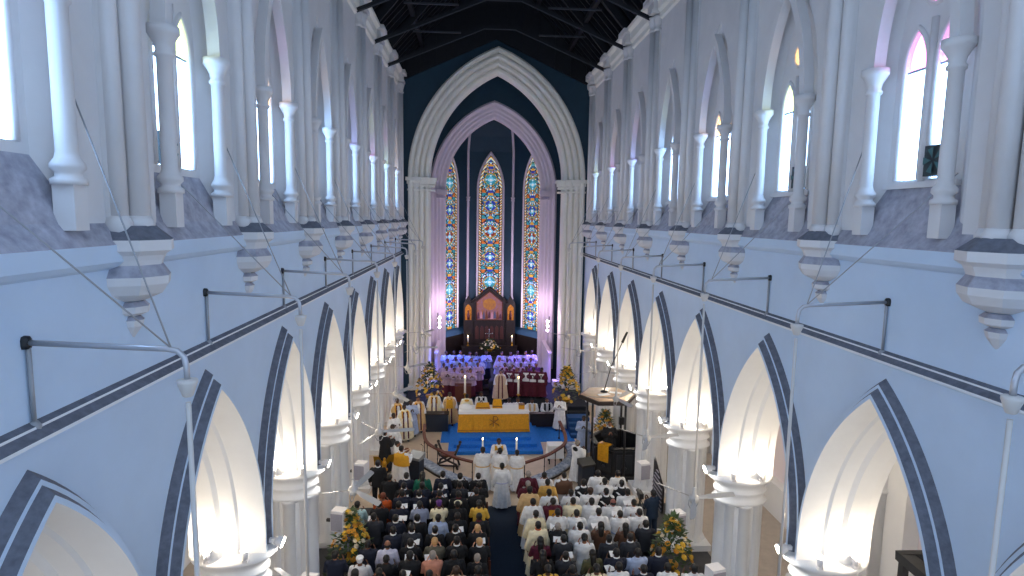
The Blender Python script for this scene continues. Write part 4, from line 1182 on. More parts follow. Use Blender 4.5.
BODY = {p: remeshed(body_prims(p), 'body_' + p, .0085, 3, .16) for p in POSE}
def eye_mesh(dz):
    out = []
    for s in (-1, 1):
        mb = MB(); mb.ball((s * .03, .083, 1.632 + dz), (.012, .008, .007), 8, 5); mb.tube([(s * .016, .088, 1.652 + dz), (s * .032, .086, 1.657 + dz), (s * .048, .075, 1.65 + dz), (s * .03, .083, 1.632 + dz)], [.003, .004, .003, .002], 5)
        out.append(mb.mesh('eye', [BLACK]))
    return out
EYES = {0: eye_mesh(0), SEAT: eye_mesh(SEAT)}
def hair_mesh(kind):
    mb = MB()
    if kind == 'short':
        mb.ball((0, -.018, 1.662), (.083, .096, .088), 16, 10); mb.ball((0, -.052, 1.615), (.076, .062, .075), 14, 8)
    elif kind == 'long':
        mb.ball((0, -.018, 1.662), (.088, .10, .092), 16, 10); mb.ball((0, -.06, 1.59), (.09, .06, .12), 14, 8); capsule(mb, (0, -.075, 1.56), .075, (0, -.10, 1.38), .07)
    elif kind == 'bun':
        mb.ball((0, -.018, 1.662), (.085, .098, .09), 16, 10); mb.ball((0, -.05, 1.62), (.08, .065, .08), 14, 8); mb.ball((0, -.125, 1.64), (.05, .04, .05), 10, 8)
    elif kind == 'bald':
        for q in range(9):
            a = PI + PI * q / 8
            mb.ball((.062 * math.cos(a), -.015 + .072 * math.sin(a), 1.605), (.028, .028, .045), 8, 6)
    elif kind == 'cap':
        mb.ball((0, -.01, 1.69), (.092, .105, .06), 16, 8); capsule(mb, (0, -.04, 1.62), .07, (0, -.04, 1.66), .075)
    return remeshed(mb, 'hair_' + kind, .011, 2, .4)
HAIR = {k: hair_mesh(k) for k in ('short', 'long', 'bun', 'bald', 'cap')}
def loft(mb, rings, n=28, fold=0.0, lobes=11, a0=0):
    """rings: (z, rx, ry, yoff)"""
    rows = []
    zt, zb = rings[0][0], rings[-1][0]
    for z, rx, ry, yo in rings:
        g = fold * max(0, (zt - z) / (zt - zb)) ** 1.2
        rows.append([(rx * math.cos(2 * PI * i / n) * (1 + g * math.sin(lobes * 2 * PI * i / n)), yo + ry * math.sin(2 * PI * i / n) * (1 + g * math.sin(lobes * 2 * PI * i / n)), z) for i in range(n)])
    mb.grid(rows, 0, closed=True, smooth=True, cap0=True, cap1=True)
def sleeves(mb, pose, r0, r1, r2, stop=.92):
    dz = SEAT if pose == 'sit' else 0
    for s in (-1, 1):
        e, w_, d = [Vector((s * q[0], q[1], q[2])) for q in POSE[pose]]
        e.z += dz; w_.z += dz
        w2 = e + (w_ - e) * stop
        capsule(mb, (s * .175, -.01, 1.40 + dz), r0, e, r1); mb.tube([e, e + (w_ - e) * .3, w2], [r1, (r1 + r2) / 2, r2], 12)
def garment(kind, pose):
    mb = MB(); dz = SEAT if pose == 'sit' else 0
    R = lambda L: [(z + dz, a, b_, c) for z, a, b_, c in L]
    if kind == 'jacket':
        loft(mb, R([(1.50, .075, .07, -.012), (1.455, .12, .09, -.012), (1.41, .20, .118, -.012), (1.30, .215, .14, -.005), (1.1, .195, .135, 0), (.98, .195, .14, 0), (.80, .215, .155, 0)]))
        sleeves(mb, pose, .078, .062, .048)
    elif kind == 'blouse':
        loft(mb, R([(1.47, .09, .08, -.012), (1.41, .19, .11, -.012), (1.30, .20, .14, 0), (1.1, .175, .125, 0), (.92, .20, .145, 0)]))
        sleeves(mb, pose, .072, .058, .05, .3)
    elif kind == 'robe':
        if pose == 'sit':
            loft(mb, R([(1.50, .075, .07, -.012), (1.455, .13, .095, -.012), (1.40, .215, .125, -.012), (1.28, .225, .15, 0), (1.08, .215, .15, 0), (.90, .24, .18, .02)]))
            rows = []
            for y, z0, z1, wd in ((-.12, .44, .62, .2), (.2, .43, .62, .23), (.42, .40, .60, .24), (.50, .1, .56, .25), (.52, .08, .3, .25)):
                rows.append([(-wd, y, z0), (wd, y, z0), (wd, y, z1), (0, y, z1 + .02), (-wd, y, z1)])
            mb.grid(rows, 0, closed=True, cap0=True, cap1=True)
        else:
            loft(mb, R([(1.50, .075, .07, -.012), (1.455, .13, .095, -.012), (1.40, .215, .125, -.012), (1.28, .23, .15, 0), (1.08, .21, .145, 0), (.96, .225, .165, 0), (.6, .26, .21, 0), (.12, .31, .26, 0)]), 66, .075, 11)
        sleeves(mb, pose, .085, .08, .10, .95)
    elif kind == 'surplice':
        loft(mb, R([(1.49, .09, .08, -.012), (1.44, .15, .11, -.012), (1.39, .235, .14, -.012), (1.28, .255, .175, 0), (1.05, .27, .19, 0), (.75, .30, .23, 0)]), 66, .06, 9)
        sleeves(mb, pose, .095, .10, .13, .85)
    elif kind == 'cope':
        loft(mb, R([(1.52, .085, .075, -.02), (1.47, .16, .11, -.02), (1.40, .25, .155, -.02), (1.25, .29, .20, -.02), (.9, .33, .25, -.02), (.14, .40, .31, -.03)]), 66, .05, 9)
    elif kind == 'cassock':
        loft(mb, R([(.86, .20, .16, 0), (.6, .235, .19, 0), (.10, .27, .22, 0)]), 54, .05, 9)
    elif kind == 'trousers':
        loft(mb, R([(1.0, .165, .125, 0), (.9, .185, .14, 0), (.8, .19, .135, 0)]))
        for s in (-1, 1):
            mb.tube([(s * .095, 0, .86), (s * .105, .01, .5), (s * .11, -.015, .07)], [.1, .078, .066], 14)
    elif kind == 'skirt':
        loft(mb, R([(1.0, .155, .12, 0), (.88, .20, .155, 0), (.5, .225, .18, 0), (.22, .25, .2, 0)]), 54, .05, 9)
    return remeshed(mb, kind + '_' + pose, .013, 3, .3)
GCACHE = {}
def G(kind, pose):
    if kind in ('trousers', 'skirt', 'cassock', 'cope'): pose = 'down'
    k = (kind, pose)
    if k not in GCACHE: GCACHE[k] = garment(kind, pose)
    return GCACHE[k]
def shoe_mesh(s):
    mb = MB(); capsule(mb, (s * .11, -.05, .055), .055, (s * .128, .17, .04), .042)
    return remeshed(mb, 'shoe', .014, 1, .4)
SHOES = [shoe_mesh(-1), shoe_mesh(1)]
def shoes(t):
    for m_ in SHOES: part(m_, 'shoe', t, BLACK)
def ring_mesh(z, rx, ry, h, yo=0, nm='band'):
    mb = MB(); n = 24
    rows = [[((rx + g) * math.cos(2 * PI * i / n), yo + (ry + g) * math.sin(2 * PI * i / n), zz) for i in range(n)] for g, zz in ((0, z), (.012, z), (.012, z + h), (0, z + h))]
    mb.grid(rows, 0, closed=True, smooth=True); return mb.mesh(nm, [LINEN])
COLLAR = ring_mesh(1.475, .066, .066, .05, -.006, 'collar')
BELT = ring_mesh(1.0, .222, .158, .045, 0, 'cincture')
def stole_mesh(kind):
    mb = MB()
    prof_r = [(1.47, .115, -.012), (1.40, .16, -.012), (1.28, .185, 0), (1.05, .185, 0), (.8, .215, 0), (.45, .255, 0)]
    if kind == 'stole':
        for s in (-1, 1):
            a = [(s * .06, yo + r * .93, z) for z, r, yo in prof_r]; b_ = [(s * .15, yo + r * .84, z) for z, r, yo in prof_r]
            mb.grid([a, b_], 0); mb.grid([[(x, y + .012, z) for x, y, z in a], [(x, y + .012, z) for x, y, z in b_]], 0)
        mb.grid([[(-.14, .03, 1.475), (0, -.09, 1.50), (.14, .03, 1.475)], [(-.15, .09, 1.46), (0, -.135, 1.43), (.15, .09, 1.46)]], 0)
    elif kind == 'cape':                                  # short shoulder cape, open at the front
        pr = [(.085, 1.49), (.15, 1.455), (.262, 1.40), (.29, 1.28), (.30, 1.0)]
        mb.lathe((0, -.015, 0), pr, 26, sx=1, sy=.66, a0=PI * .62, a1=PI * 2.38); mb.lathe((0, -.015, 0), [(r - .012, z - .004) for r, z in pr], 26, sx=1, sy=.66, a0=PI * .62, a1=PI * 2.38)
    elif kind == 'cross_bands':
        for s in (-1, 1):
            mb.grid([[(s * (-.20 + .40 * t) + e, -.222 - .012 * math.sin(PI * t) + (.02 if t > .85 else 0), 1.02 + .37 * t) for t in (0, .25, .5, .75, 1)] for e in (-.035, .035)], 0)
    elif kind == 'chasuble_panel':
        a = [(-.13, .165, 1.42), (-.14, .20, 1.25), (-.16, .215, .95)]; b_ = [(.13, .165, 1.42), (.14, .20, 1.25), (.16, .215, .95)]
        mb.grid([a, [(0, y + .03, z) for x, y, z in a], b_], 0)
        a = [(x, -y - .02, z) for x, y, z in a]; b_ = [(x, -y - .02, z) for x, y, z in b_]; mb.grid([a, [(0, y - .03, z) for x, y, z in a], b_], 0)
    elif kind == 'orphrey':                               # bands down the front edges of a cope
        for s in (-1, 1):
            P_ = [(s * .07, .13, 1.45), (s * .08, .165, 1.3), (s * .09, .205, 1.0), (s * .10, .27, .2)]
            mb.grid([[(x - .03, y + .012, z) for x, y, z in P_], [(x + .03, y + .012, z) for x, y, z in P_]], 0)
    elif kind == 'front_opening':                         # strip of alb seen between the edges of a cope
        P_ = [(.135, 1.42), (.168, 1.3), (.206, 1.0), (.272, .16)]
        mb.grid([[(-.06, y + .012, z) for y, z in P_], [(.06, y + .012, z) for y, z in P_]], 0)
    elif kind == 'back_panel':
        P_ = [(-.155, 1.42), (-.168, 1.28), (-.165, 1.05), (-.19, .95)]
        mb.grid([[(-.14, y, z) for y, z in P_], [(0, y - .012, z) for y, z in P_], [(.14, y, z) for y, z in P_]], 0)
    elif kind == 'hood':
        mb.ball((0, -.13, 1.40), (.12, .05, .09), 12, 8)
    elif kind == 'headscarf':
        mb.ball((0, -.02, 1.655), (.092, .105, .097), 16, 10); mb.ball((0, -.07, 1.53), (.12, .08, .1), 12, 8)
    return mb.mesh(kind, [LINEN])
SCACHE = {}
def S(kind):
    if kind not in SCACHE: SCACHE[kind] = stole_mesh(kind)
    return SCACHE[kind]
CL = {'black': (.006, .007, .010), 'navy': (.008, .012, .030), 'charcoal': (.022, .025, .034), 'grey': (.08, .085, .1), 'white': (.80, .80, .80), 'cream': srgb(238, 226, 190), 'lav': srgb(205, 205, 225),
      'tan': srgb(214, 178, 126), 'gold': srgb(212, 155, 35), 'orange': srgb(196, 82, 22), 'green': srgb(20, 100, 80), 'yellow': srgb(225, 180, 70), 'mint': srgb(175, 205, 205), 'paleblue': srgb(170, 185, 215),
      'greyblue': srgb(140, 148, 172), 'olive': srgb(96, 94, 80), 'magenta': srgb(130, 25, 85), 'salmon': srgb(205, 140, 115), 'beige': srgb(200, 175, 150), 'maroon': srgb(84, 16, 40), 'mustard': srgb(205, 160, 80),
      'brown': srgb(92, 62, 44), 'plaid': srgb(86, 84, 56), 'rose': srgb(205, 165, 190), 'purple': srgb(86, 40, 110), 'darkblue': srgb(28, 48, 72), 'aqua': srgb(120, 170, 190), 'blue_lit_white': (.30, .36, .60), 'lav_lit_white': (.40, .38, .60), 'rose_lit_white': (.40, .29, .38)}  # last three: white choir cloth with the coloured lamp light put into it
SKINS = [srgb(110, 70, 48), srgb(88, 54, 36), srgb(140, 92, 66), srgb(70, 44, 32)]
PALE = srgb(214, 160, 132)
HAIRS = {'black': (.006, .005, .005), 'grey': srgb(150, 140, 130), 'blond': srgb(190, 150, 100), 'brown': srgb(60, 38, 24), 'red': srgb(110, 50, 25)}
def cloth(n): return mat('cloth_' + n, CL[n], .85, var=.12, scale=10)
def skin(c): return mat('skin_%d_%d' % (int(c[0] * 1000), int(c[2] * 1000)), c, .5)
def hairm(n): return mat('hair_' + n, HAIRS[n], .55)
def part(me, name, root, m, loc=(0, 0, 0)):
    o = link(me, name, root, loc)
    o.material_slots[0].link = 'OBJECT'; o.material_slots[0].material = m
    return o
PC = [0]
def person(kind, x, y, z=0.0, face=0.0, pose='read', top='black', bottom=None, hair='short', hc='black', sk=None, label='', group=None, extra=(), sc=None):
    rnd = random.Random(PC[0] * 7 + 1); PC[0] += 1
    t = thing('person', label, 'person', (x, y, z), face, group)
    k = sc or rnd.uniform(1.0, 1.07)
    t.scale = (k * rnd.uniform(1.08, 1.17), k * 1.08, k)
    sk = sk or rnd.choice(SKINS)
    dz = SEAT if pose == 'sit' else 0
    part(BODY[pose], 'body', t, skin(sk))
    for e_ in EYES[dz]: link(e_, 'eye', t)
    h = part(HAIR[hair], 'hair' if hair != 'cap' else 'head_covering', t, hairm(hc) if hc in HAIRS else cloth(hc), (0, 0, dz))
    if kind == 'suit':
        part(G('jacket', pose), 'jacket', t, cloth(top)); part(G('trousers', pose), 'trousers', t, cloth(bottom or top)); shoes(t)
        if rnd.random() < .4: part(COLLAR, 'collar', t, LINEN)
    elif kind == 'shirt':
        part(G('jacket', pose), 'shirt', t, cloth(top)); part(G('trousers', pose), 'trousers', t, cloth(bottom or 'charcoal')); shoes(t)
    elif kind == 'woman':
        part(G('blouse', pose), 'blouse', t, cloth(top)); part(G('skirt', pose), 'skirt', t, cloth(bottom or top)); shoes(t)
    elif kind == 'robe':
        part(G('robe', pose), 'robe', t, cloth(top))
        if pose != 'sit': shoes(t)
    elif kind == 'choir':
        part(G('cassock', pose), 'cassock', t, cloth(bottom or 'maroon')); part(G('surplice', pose), 'surplice', t, cloth(top)); shoes(t)
    elif kind == 'cope':
        part(G('robe', pose), 'alb', t, cloth('white')); part(G('cope', pose), 'cope', t, cloth(top)); shoes(t)
    for e in extra:
        nm, c = e
        if nm == 'belt': part(BELT, 'cincture', t, cloth(c))
        elif nm == 'collar': part(COLLAR, 'collar', t, cloth(c))
        else: part(S(nm), nm, t, cloth(c), (0, 0, dz))
    return t
bk = MB()
bk.grid([[(-.13, 0, 0), (0, -.0, -.012), (.13, 0, 0)], [(-.13, .19, .02), (0, .19, .008), (.13, .19, .02)]], 0); bk.grid([[(-.13, 0, .008), (0, 0, -.004), (.13, 0, .008)], [(-.13, .19, .028), (0, .19, .016), (.13, .19, .028)]], 0)
BOOK = bk.mesh('hymn_sheet', [PAPER])
def hymn(t, label):
    o = link(BOOK, 'hymn_sheet'); f = t.rotation_euler[2]
    rr = random.Random(len(label) + int(t.location.x * 100))
    off = Vector((rr.choice((-.08, .10)), .40, 1.33)); off.rotate(Matrix.Rotation(f, 3, 'Z'))
    o.location = t.location + off; o.rotation_euler = (.35, 0, f + rr.uniform(-.25, .25))
    tag(o, label, 'paper', 'white hymn sheets held in the congregation')

ROWS = [20.4, 19.7, 19.05, 18.3, 17.55, 16.8, 16.05, 15.3, 14.55]
LCOL = [-1.0, -1.64, -2.27, -2.92, -3.55, -4.16]
RCOL = [.80, 1.46, 2.11, 2.78, 3.43, 4.08]
D = dict
# (row, column): what stands there; rows count from the front, columns from the aisle
LEFT = {
 (0, 0): D(kind='suit', top='black', look='black-suited worshipper with black hair'), (0, 1): D(kind='suit', top='black', look='black-suited worshipper'), (0, 2): D(kind='suit', top='navy', look='navy-suited worshipper'),
 (0, 3): D(kind='woman', top='green', hair='long', look='woman in green blouse', bottom='navy'), (0, 4): D(kind='suit', top='navy', look='navy-suited worshipper'), (0, 5): D(kind='suit', top='black', look='black-suited worshipper'),
 (1, 0): D(kind='suit', top='black', look='black-suited worshipper'), (1, 1): D(kind='suit', top='charcoal', look='charcoal-suited worshipper'), (1, 2): D(kind='suit', top='navy', look='navy-suited worshipper', book=1),
 (1, 3): D(kind='suit', top='navy', look='navy-suited worshipper'), (1, 4): D(kind='suit', top='black', look='black-suited worshipper'),
 (2, 1): D(kind='robe', top='black', look='black-gowned person with white headband', extra=(('collar', 'maroon'), ('hood', 'cream'))), (2, 0): D(kind='suit', top='black', look='black-suited worshipper', book=1), (2, 2): D(kind='suit', top='black', look='black-suited worshipper', book=1),
 (2, 3): D(kind='suit', top='navy', look='navy-suited worshipper'), (2, 4): D(kind='suit', top='navy', look='navy-suited worshipper', book=1), (2, 5): D(kind='woman', top='orange', hair='short', hc='red', look='woman in orange dress'),
 (3, 0): D(kind='woman', top='yellow', hair='bun', look='woman in yellow top', bottom='black'), (3, 1): D(kind='robe', top='black', look='black-gowned person'), (3, 2): D(kind='woman', top='cream', hair='cap', hc='purple', look='woman in cream top and purple hat'),
 (3, 3): D(kind='shirt', top='greyblue', look='person in grey-blue shirt', book=1), (3, 4): D(kind='suit', top='navy', look='navy-suited worshipper', book=1), (3, 5): D(kind='suit', top='black', look='black-suited worshipper'),
 (4, 0): D(kind='suit', top='black', look='black-suited worshipper with maroon collar', extra=(('collar', 'maroon'),)), (4, 1): D(kind='suit', top='black', look='black-suited worshipper'), (4, 2): D(kind='shirt', top='paleblue', look='person in pale blue shirt'),
 (4, 3): D(kind='suit', top='black', look='black-suited worshipper'), (4, 4): D(kind='suit', top='navy', look='navy-suited worshipper', book=1), (4, 5): D(kind='suit', top='charcoal', look='charcoal-suited worshipper', book=1),
 (5, 0): D(kind='suit', top='black', hc='blond', sk=PALE, look='fair-haired person in black'), (5, 1): D(kind='suit', top='black', look='black-suited worshipper', book=1), (5, 2): D(kind='suit', top='black', look='black-suited worshipper'),
 (5, 3): D(kind='suit', top='charcoal', look='charcoal-suited worshipper'), (5, 4): D(kind='suit', top='navy', look='navy-suited worshipper'),
 (6, 0): D(kind='suit', top='black', hc='blond', sk=PALE, look='fair-haired person in black', book=1), (6, 1): D(kind='suit', top='black', look='black-suited worshipper'), (6, 2): D(kind='suit', top='olive', hc='blond', sk=PALE, look='fair-haired person in olive jacket'),
 (6, 3): D(kind='suit', top='black', look='black-suited worshipper', book=1), (6, 4): D(kind='suit', top='lav', hair='bald', hc='black', look='bald man in pale lavender jacket'), (6, 5): D(kind='suit', top='navy', look='navy-suited worshipper'),
 (7, 0): D(kind='suit', top='black', hc='grey', sk=PALE, look='grey-haired person in black'), (7, 1): D(kind='suit', top='black', look='black-suited worshipper'), (7, 2): D(kind='suit', top='salmon', hc='grey', sk=PALE, look='grey-haired person in salmon jacket', book=1),
 (7, 3): D(kind='suit', top='black', look='black-suited worshipper', book=1), (7, 4): D(kind='suit', top='black', look='black-suited worshipper'), (7, 5): D(kind='woman', top='white', hair='cap', hc='white', look='woman in white top and head covering'),
 (8, 0): D(kind='suit', top='black', look='black-suited worshipper'), (8, 1): D(kind='suit', top='beige', hc='brown', look='person in beige jacket'), (8, 2): D(kind='suit', top='black', look='black-suited worshipper'),
 (8, 3): D(kind='suit', top='black', look='black-suited worshipper', book=1), (8, 4): D(kind='suit', top='black', look='black-suited worshipper'), (8, 5): D(kind='woman', top='magenta', hair='long', look='woman in magenta top'),
}
XB = (('cape', 'black'), ('cross_bands', 'white'))
RIGHT = {
 (0, 0): D(kind='robe', top='maroon', hc='grey', look='grey-haired person in maroon robe'), (0, 1): D(kind='robe', top='white', look='white-robed man'), (0, 2): D(kind='robe', top='white', look='white-robed man in brown cape', extra=(('cape', 'brown'), ('collar', 'white'))),
 (0, 4): D(kind='robe', top='white', look='broad white-robed man'), (0, 5): D(kind='robe', top='white', look='white-robed man with tan collar', extra=(('collar', 'tan'),)),
 (1, 0): D(kind='robe', top='maroon', hc='grey', look='grey-haired person in purple robe', extra=(('stole', 'white'),)), (1, 1): D(kind='robe', top='mustard', look='person in mustard robe'), (1, 3): D(kind='robe', top='white', look='man in black cape with white crossed bands', extra=XB),
 (1, 4): D(kind='robe', top='white', look='white-robed man'), (1, 5): D(kind='robe', top='white', look='man in black cape with white crossed bands', extra=XB),
 (2, 0): D(kind='robe', top='tan', look='person in tan robe'), (2, 1): D(kind='robe', top='white', look='white-robed man'), (2, 2): D(kind='robe', top='white', look='white-robed man'), (2, 3): D(kind='robe', top='white', hc='brown', look='brown-haired white-robed man'),
 (2, 4): D(kind='robe', top='white', look='man in black cape with white crossed bands', extra=XB), (2, 5): D(kind='robe', top='white', look='white-robed man'),
 (3, 0): D(kind='robe', top='white', look='white-robed man'), (3, 1): D(kind='robe', top='maroon', look='person in maroon robe with gold back', extra=(('back_panel', 'gold'),)), (3, 2): D(kind='robe', top='cream', look='cream-robed person', extra=(('collar', 'tan'),)),
 (3, 3): D(kind='robe', top='white', look='white-robed man'), (3, 4): D(kind='robe', top='white', hair='bald', hc='black', sk=srgb(150, 90, 80), look='bald white-robed man'), (3, 5): D(kind='robe', top='white', look='white-robed man with grey belt', extra=(('belt', 'grey'),), book=1),
 (4, 0): D(kind='robe', top='cream', look='cream-robed man'), (4, 1): D(kind='robe', top='white', look='white-robed man'), (4, 2): D(kind='robe', top='white', look='white-robed man'), (4, 3): D(kind='robe', top='white', look='white-robed man'), (4, 4): D(kind='robe', top='white', look='white-robed man with pale blue stole', extra=(('belt', 'paleblue'),), book=1),
 (4, 5): D(kind='robe', top='white', look='white-robed man'),
 (5, 0): D(kind='robe', top='cream', look='cream-robed man', extra=(('collar', 'orange'),)), (5, 1): D(kind='suit', top='black', hc='grey', look='grey-haired man in black suit', book=1), (5, 2): D(kind='robe', top='white', look='white-robed man', book=1),
 (5, 3): D(kind='woman', top='brown', hair='long', look='woman in brown shawl', bottom='charcoal', book=1), (5, 4): D(kind='woman', top='brown', hair='long', look='woman in brown shawl', bottom='charcoal'), (5, 5): D(kind='suit', top='charcoal', look='charcoal-suited man'),
 (6, 0): D(kind='woman', top='maroon', hair='long', look='woman in maroon blouse', bottom='purple'), (6, 1): D(kind='suit', top='charcoal', look='charcoal-suited man', book=1), (6, 2): D(kind='woman', top='white', look='woman in white blouse', hair='bun'),
 (6, 3): D(kind='suit', top='charcoal', look='charcoal-suited man'), (6, 4): D(kind='suit', top='charcoal', look='charcoal-suited man'),
 (7, 0): D(kind='woman', top='black', hair='long', look='woman in black top with bare arms', bottom='black', extra=(('collar', 'orange'),)), (7, 1): D(kind='suit', top='charcoal', look='charcoal-suited man', book=1), (7, 2): D(kind='woman', top='plaid', hair='long', look='woman in olive patterned top', bottom='charcoal'),
 (7, 3): D(kind='suit', top='navy', look='navy-suited man', book=1), (7, 4): D(kind='shirt', top='paleblue', look='person in pale blue shirt'), (7, 5): D(kind='suit', top='navy', look='navy-suited man'),
 (8, 0): D(kind='woman', top='yellow', hair='bun', look='woman in yellow top'), (8, 1): D(kind='suit', top='black', look='black-suited man'), (8, 2): D(kind='woman', top='cream', hair='bun', look='woman in cream top'), (8, 3): D(kind='shirt', top='white', look='person in white shirt', book=1),
 (8, 4): D(kind='suit', top='navy', look='navy-suited man'), (8, 5): D(kind='shirt', top='white', look='person in white shirt'),
}
def crowd(tab, cols, side):
    for (r, c), d in sorted(tab.items()):
        d = dict(d); look = d.pop('look'); book = d.pop('book', 0)
        rr = random.Random(r * 31 + c * 7 + (5 if side == 'left' else 0))
        where = 'row %s of %s block, %s from the aisle' % (ORD[r + 1], side, ORD[c + 1])
        where = '%s row of %s block, %s from aisle' % (ORD[r + 1], side, ORD[c + 1])
        lab = '%s, %s' % (look, where)
        pose = 'read' if (book or rr.random() < .5) else 'down'
        if d['kind'] == 'woman' and d['top'] == 'black': pose = 'down'
        t = person(x=cols[c] + rr.uniform(-.06, .06), y=ROWS[r] + rr.uniform(-.05, .05), face=rr.uniform(-.15, .15), pose=pose, label=lab, group='congregation %s of the aisle' % side, **d)
        if book: hymn(t, 'white hymn sheet, %s row %s block, %s from aisle' % (ORD[r + 1], side, ORD[c + 1]))
crowd(LEFT, LCOL, 'left'); crowd(RIGHT, RCOL, 'right')
person('woman', -4.85, 18.3, top='mint', hair='short', label='woman in mint blouse at left pier beyond the roses')
person('suit', -4.9, 15.45, top='navy', label='navy-suited man at far left edge of the left block')
person('woman', -4.95, 17.75, top='greyblue', hair='short', label='woman in grey-blue top directly behind the roses, left pier')
person('shirt', 4.72, 14.45, top='white', label='person in white at lower right by the pier')
person('suit', 4.95, 18.85, top='darkblue', label='camera operator in dark blue shirt at right pier', pose='pray', face=.35)

# pews
def pew(x, y, wd, lab, grp):
    t = thing('pew', lab, 'pew', (x, y, 0), 0, grp)
    for nm, me in PEW[wd]: link(me, nm, t)
PEW = {}
for wd in (3.8, 3.6):
    L_ = []
    mb = MB(); mb.box((0, 0, .43), (wd, .30, .04)); L_.append(('seat', mb.mesh('seat', [DARKWOOD])))
    mb = MB(); mb.grid([[(-wd / 2, -.15, .1), (wd / 2, -.15, .1), (wd / 2, -.18, .86), (-wd / 2, -.18, .86)], [(-wd / 2, -.12, .1), (wd / 2, -.12, .1), (wd / 2, -.15, .86), (-wd / 2, -.15, .86)]], 0, closed=True, cap0=True, cap1=True); L_.append(('backrest', mb.mesh('backrest', [DARKWOOD])))
    for s in (-1, 1):
        mb = MB(); x = s * wd / 2
        pts = [(-.20, 0), (.16, 0), (.16, .5), (.05, .56), (-.1, .9), (-.2, .94)]
        mb.grid([[(x - .03, y, z) for y, z in pts], [(x + .03, y, z) for y, z in pts]], 0, closed=True, cap0=True, cap1=True); L_.append(('end_panel', mb.mesh('end_panel', [REDWOOD if wd > 3.7 else DARKWOOD])))
    PEW[wd] = L_
for r, y in enumerate(ROWS):
    pew(-2.56, y - .37, 3.8, 'dark wooden pew behind the %s row of the left block' % ORD[r + 1], 'pews of the left block')
    pew(2.38, y - .37, 3.6, 'dark wooden pew behind the %s row of the right block' % ORD[r + 1], 'pews of the right block')

# sanctuary party
person('robe', -.08, 21.2, top='white', pose='down', label='server in white alb alone in the aisle, nearest the camera', extra=(('belt', 'lav'),))
a1 = person('robe', -.78, 22.6, top='white', pose='pray', label='white-robed server holding a candle, left at the rail gap', extra=(('belt', 'tan'),))
person('robe', -.1, 22.5, top='white', pose='pray', label='white-robed server at middle of rail gap, between candle bearers', extra=(('belt', 'tan'),))
a2 = person('robe', .58, 22.55, top='white', pose='pray', label='white-robed server holding a candle, right at the rail gap', extra=(('belt', 'tan'),))
person('robe', -.1, 23.6, top='white', pose='pray', face=PI, label='priest in white and gold facing the congregation within the rail', extra=(('chasuble_panel', 'gold'), ('stole', 'gold')), sc=1.04)
for a, lab in ((a1, 'white candle held by the left server at the rail'), (a2, 'white candle held by the right server at the rail')):
    t = thing('hand_candle', lab, 'candle', (a.location.x, a.location.y + .36, 1.25), 0, 'candles carried by servers')
    mb = MB(); mb.lathe((0, 0, 0), [(.03, 0), (.03, .16), (.06, .2), (.04, .24)], 10); mb.build('holder', [BRASS], t)
    mb = MB(); mb.lathe((0, 0, .24), [(.035, 0), (.035, .5), (0, .52)], 10); mb.build('candle', [WAX], t)
    mb = MB(); mb.ball((0, 0, .8), (.022, .022, .05)); mb.build('flame', [FLAME], t)
CO = (('front_opening', 'white'), ('orphrey', 'maroon'), ('stole', 'gold'))
person('cope', -4.5, 28.1, top='cream', face=PI + .4, pose='down', label='clergyman in cream cope nearest the left pier, holding head bowed', extra=CO)
person('robe', -4.25, 28.75, top='paleblue', face=PI + .3, pose='pray', label='robed person in pale blue between two copes at the left')
person('cope', -3.95, 29.3, top='tan', face=PI + .2, pose='down', label='clergyman in tan cope at left, beside the pale blue robe', extra=CO)
person('cope', -3.2, 30.3, top='cream', face=PI, pose='down', label='clergyman in cream cope behind the navy draped desk', extra=CO)
person('cope', -2.4, 30.3, top='tan', face=PI, pose='down', label='clergyman in tan cope with gold hood left of the altar', extra=(('front_opening', 'white'), ('orphrey', 'maroon'), ('chasuble_panel', 'gold')))
person('cope', -1.5, 29.95, top='cream', face=0, pose='down', label='priest in domed cream cope behind left end of the altar', extra=(('hood', 'gold'),))
person('robe', -.75, 30.3, top='white', face=PI, pose='pray', label='priest in white and black scarf just behind the altar', extra=(('stole', 'black'),))
for i, (x, lk, ex) in enumerate(((.72, 'seated server in white directly behind the altar, left of two', ()), (1.2, 'seated server in white directly behind the altar, right of two', ()), (1.95, 'seated clergyman with tan scarf at the right bench', (('stole', 'tan'),)), (2.75, 'seated clergyman with black scarf at the right bench', (('stole', 'black'),)))):
    person('robe', x, 30.5, top='white', face=PI, pose='sit', label=lk, extra=ex)
person('robe', 3.3, 29.4, top='white', face=PI - .3, pose='pray', label='white-robed person standing before right flower pedestal')
person('robe', 3.95, 26.3, top='paleblue', face=PI - .2, pose='pray', label='pale blue robed person standing behind the pulpit steps')
person('robe', 3.15, 23.35, top='white', face=-.9, pose='pray', hc='grey', label='grey-haired reader in white with black scarf beside the pulpit', extra=(('stole', 'black'), ('hood', 'black')))
person('robe', 4.62, 24.0, .62, top='black', face=PI - .1, pose='pray', label='dark-robed preacher standing inside the pulpit', extra=(('collar', 'white'),))
person('robe', -4.25, 23.6, top='white', face=-1.2, pose='read', label='white-robed person beside the eagle lectern')
person('robe', -4.0, 22.9, top='white', face=-.5, pose='read', label='reader in white and long gold stole behind the navy desk', extra=(('cape', 'gold'), ('stole', 'gold')))
person('robe', -4.7, 25.4, top='white', face=PI, pose='down', label='white-robed person by the left pier behind the lectern')

person('suit', -4.7, 21.45, top='black', label='black-suited usher by the left pier before the eagle lectern', pose='down', hair='short')
person('robe', -4.9, 24.55, top='black', label='person in black robe by the left pier behind the lecterns', pose='read', face=-.6, extra=(('collar', 'white'),))
person('robe', -4.85, 26.9, top='white', label='white-robed person by the left pier, third from the lectern', pose='read', face=PI + .5)
person('cope', -4.95, 29.0, top='tan', face=PI + .4, pose='down', label='clergyman in tan cope against the far left pier', extra=CO)

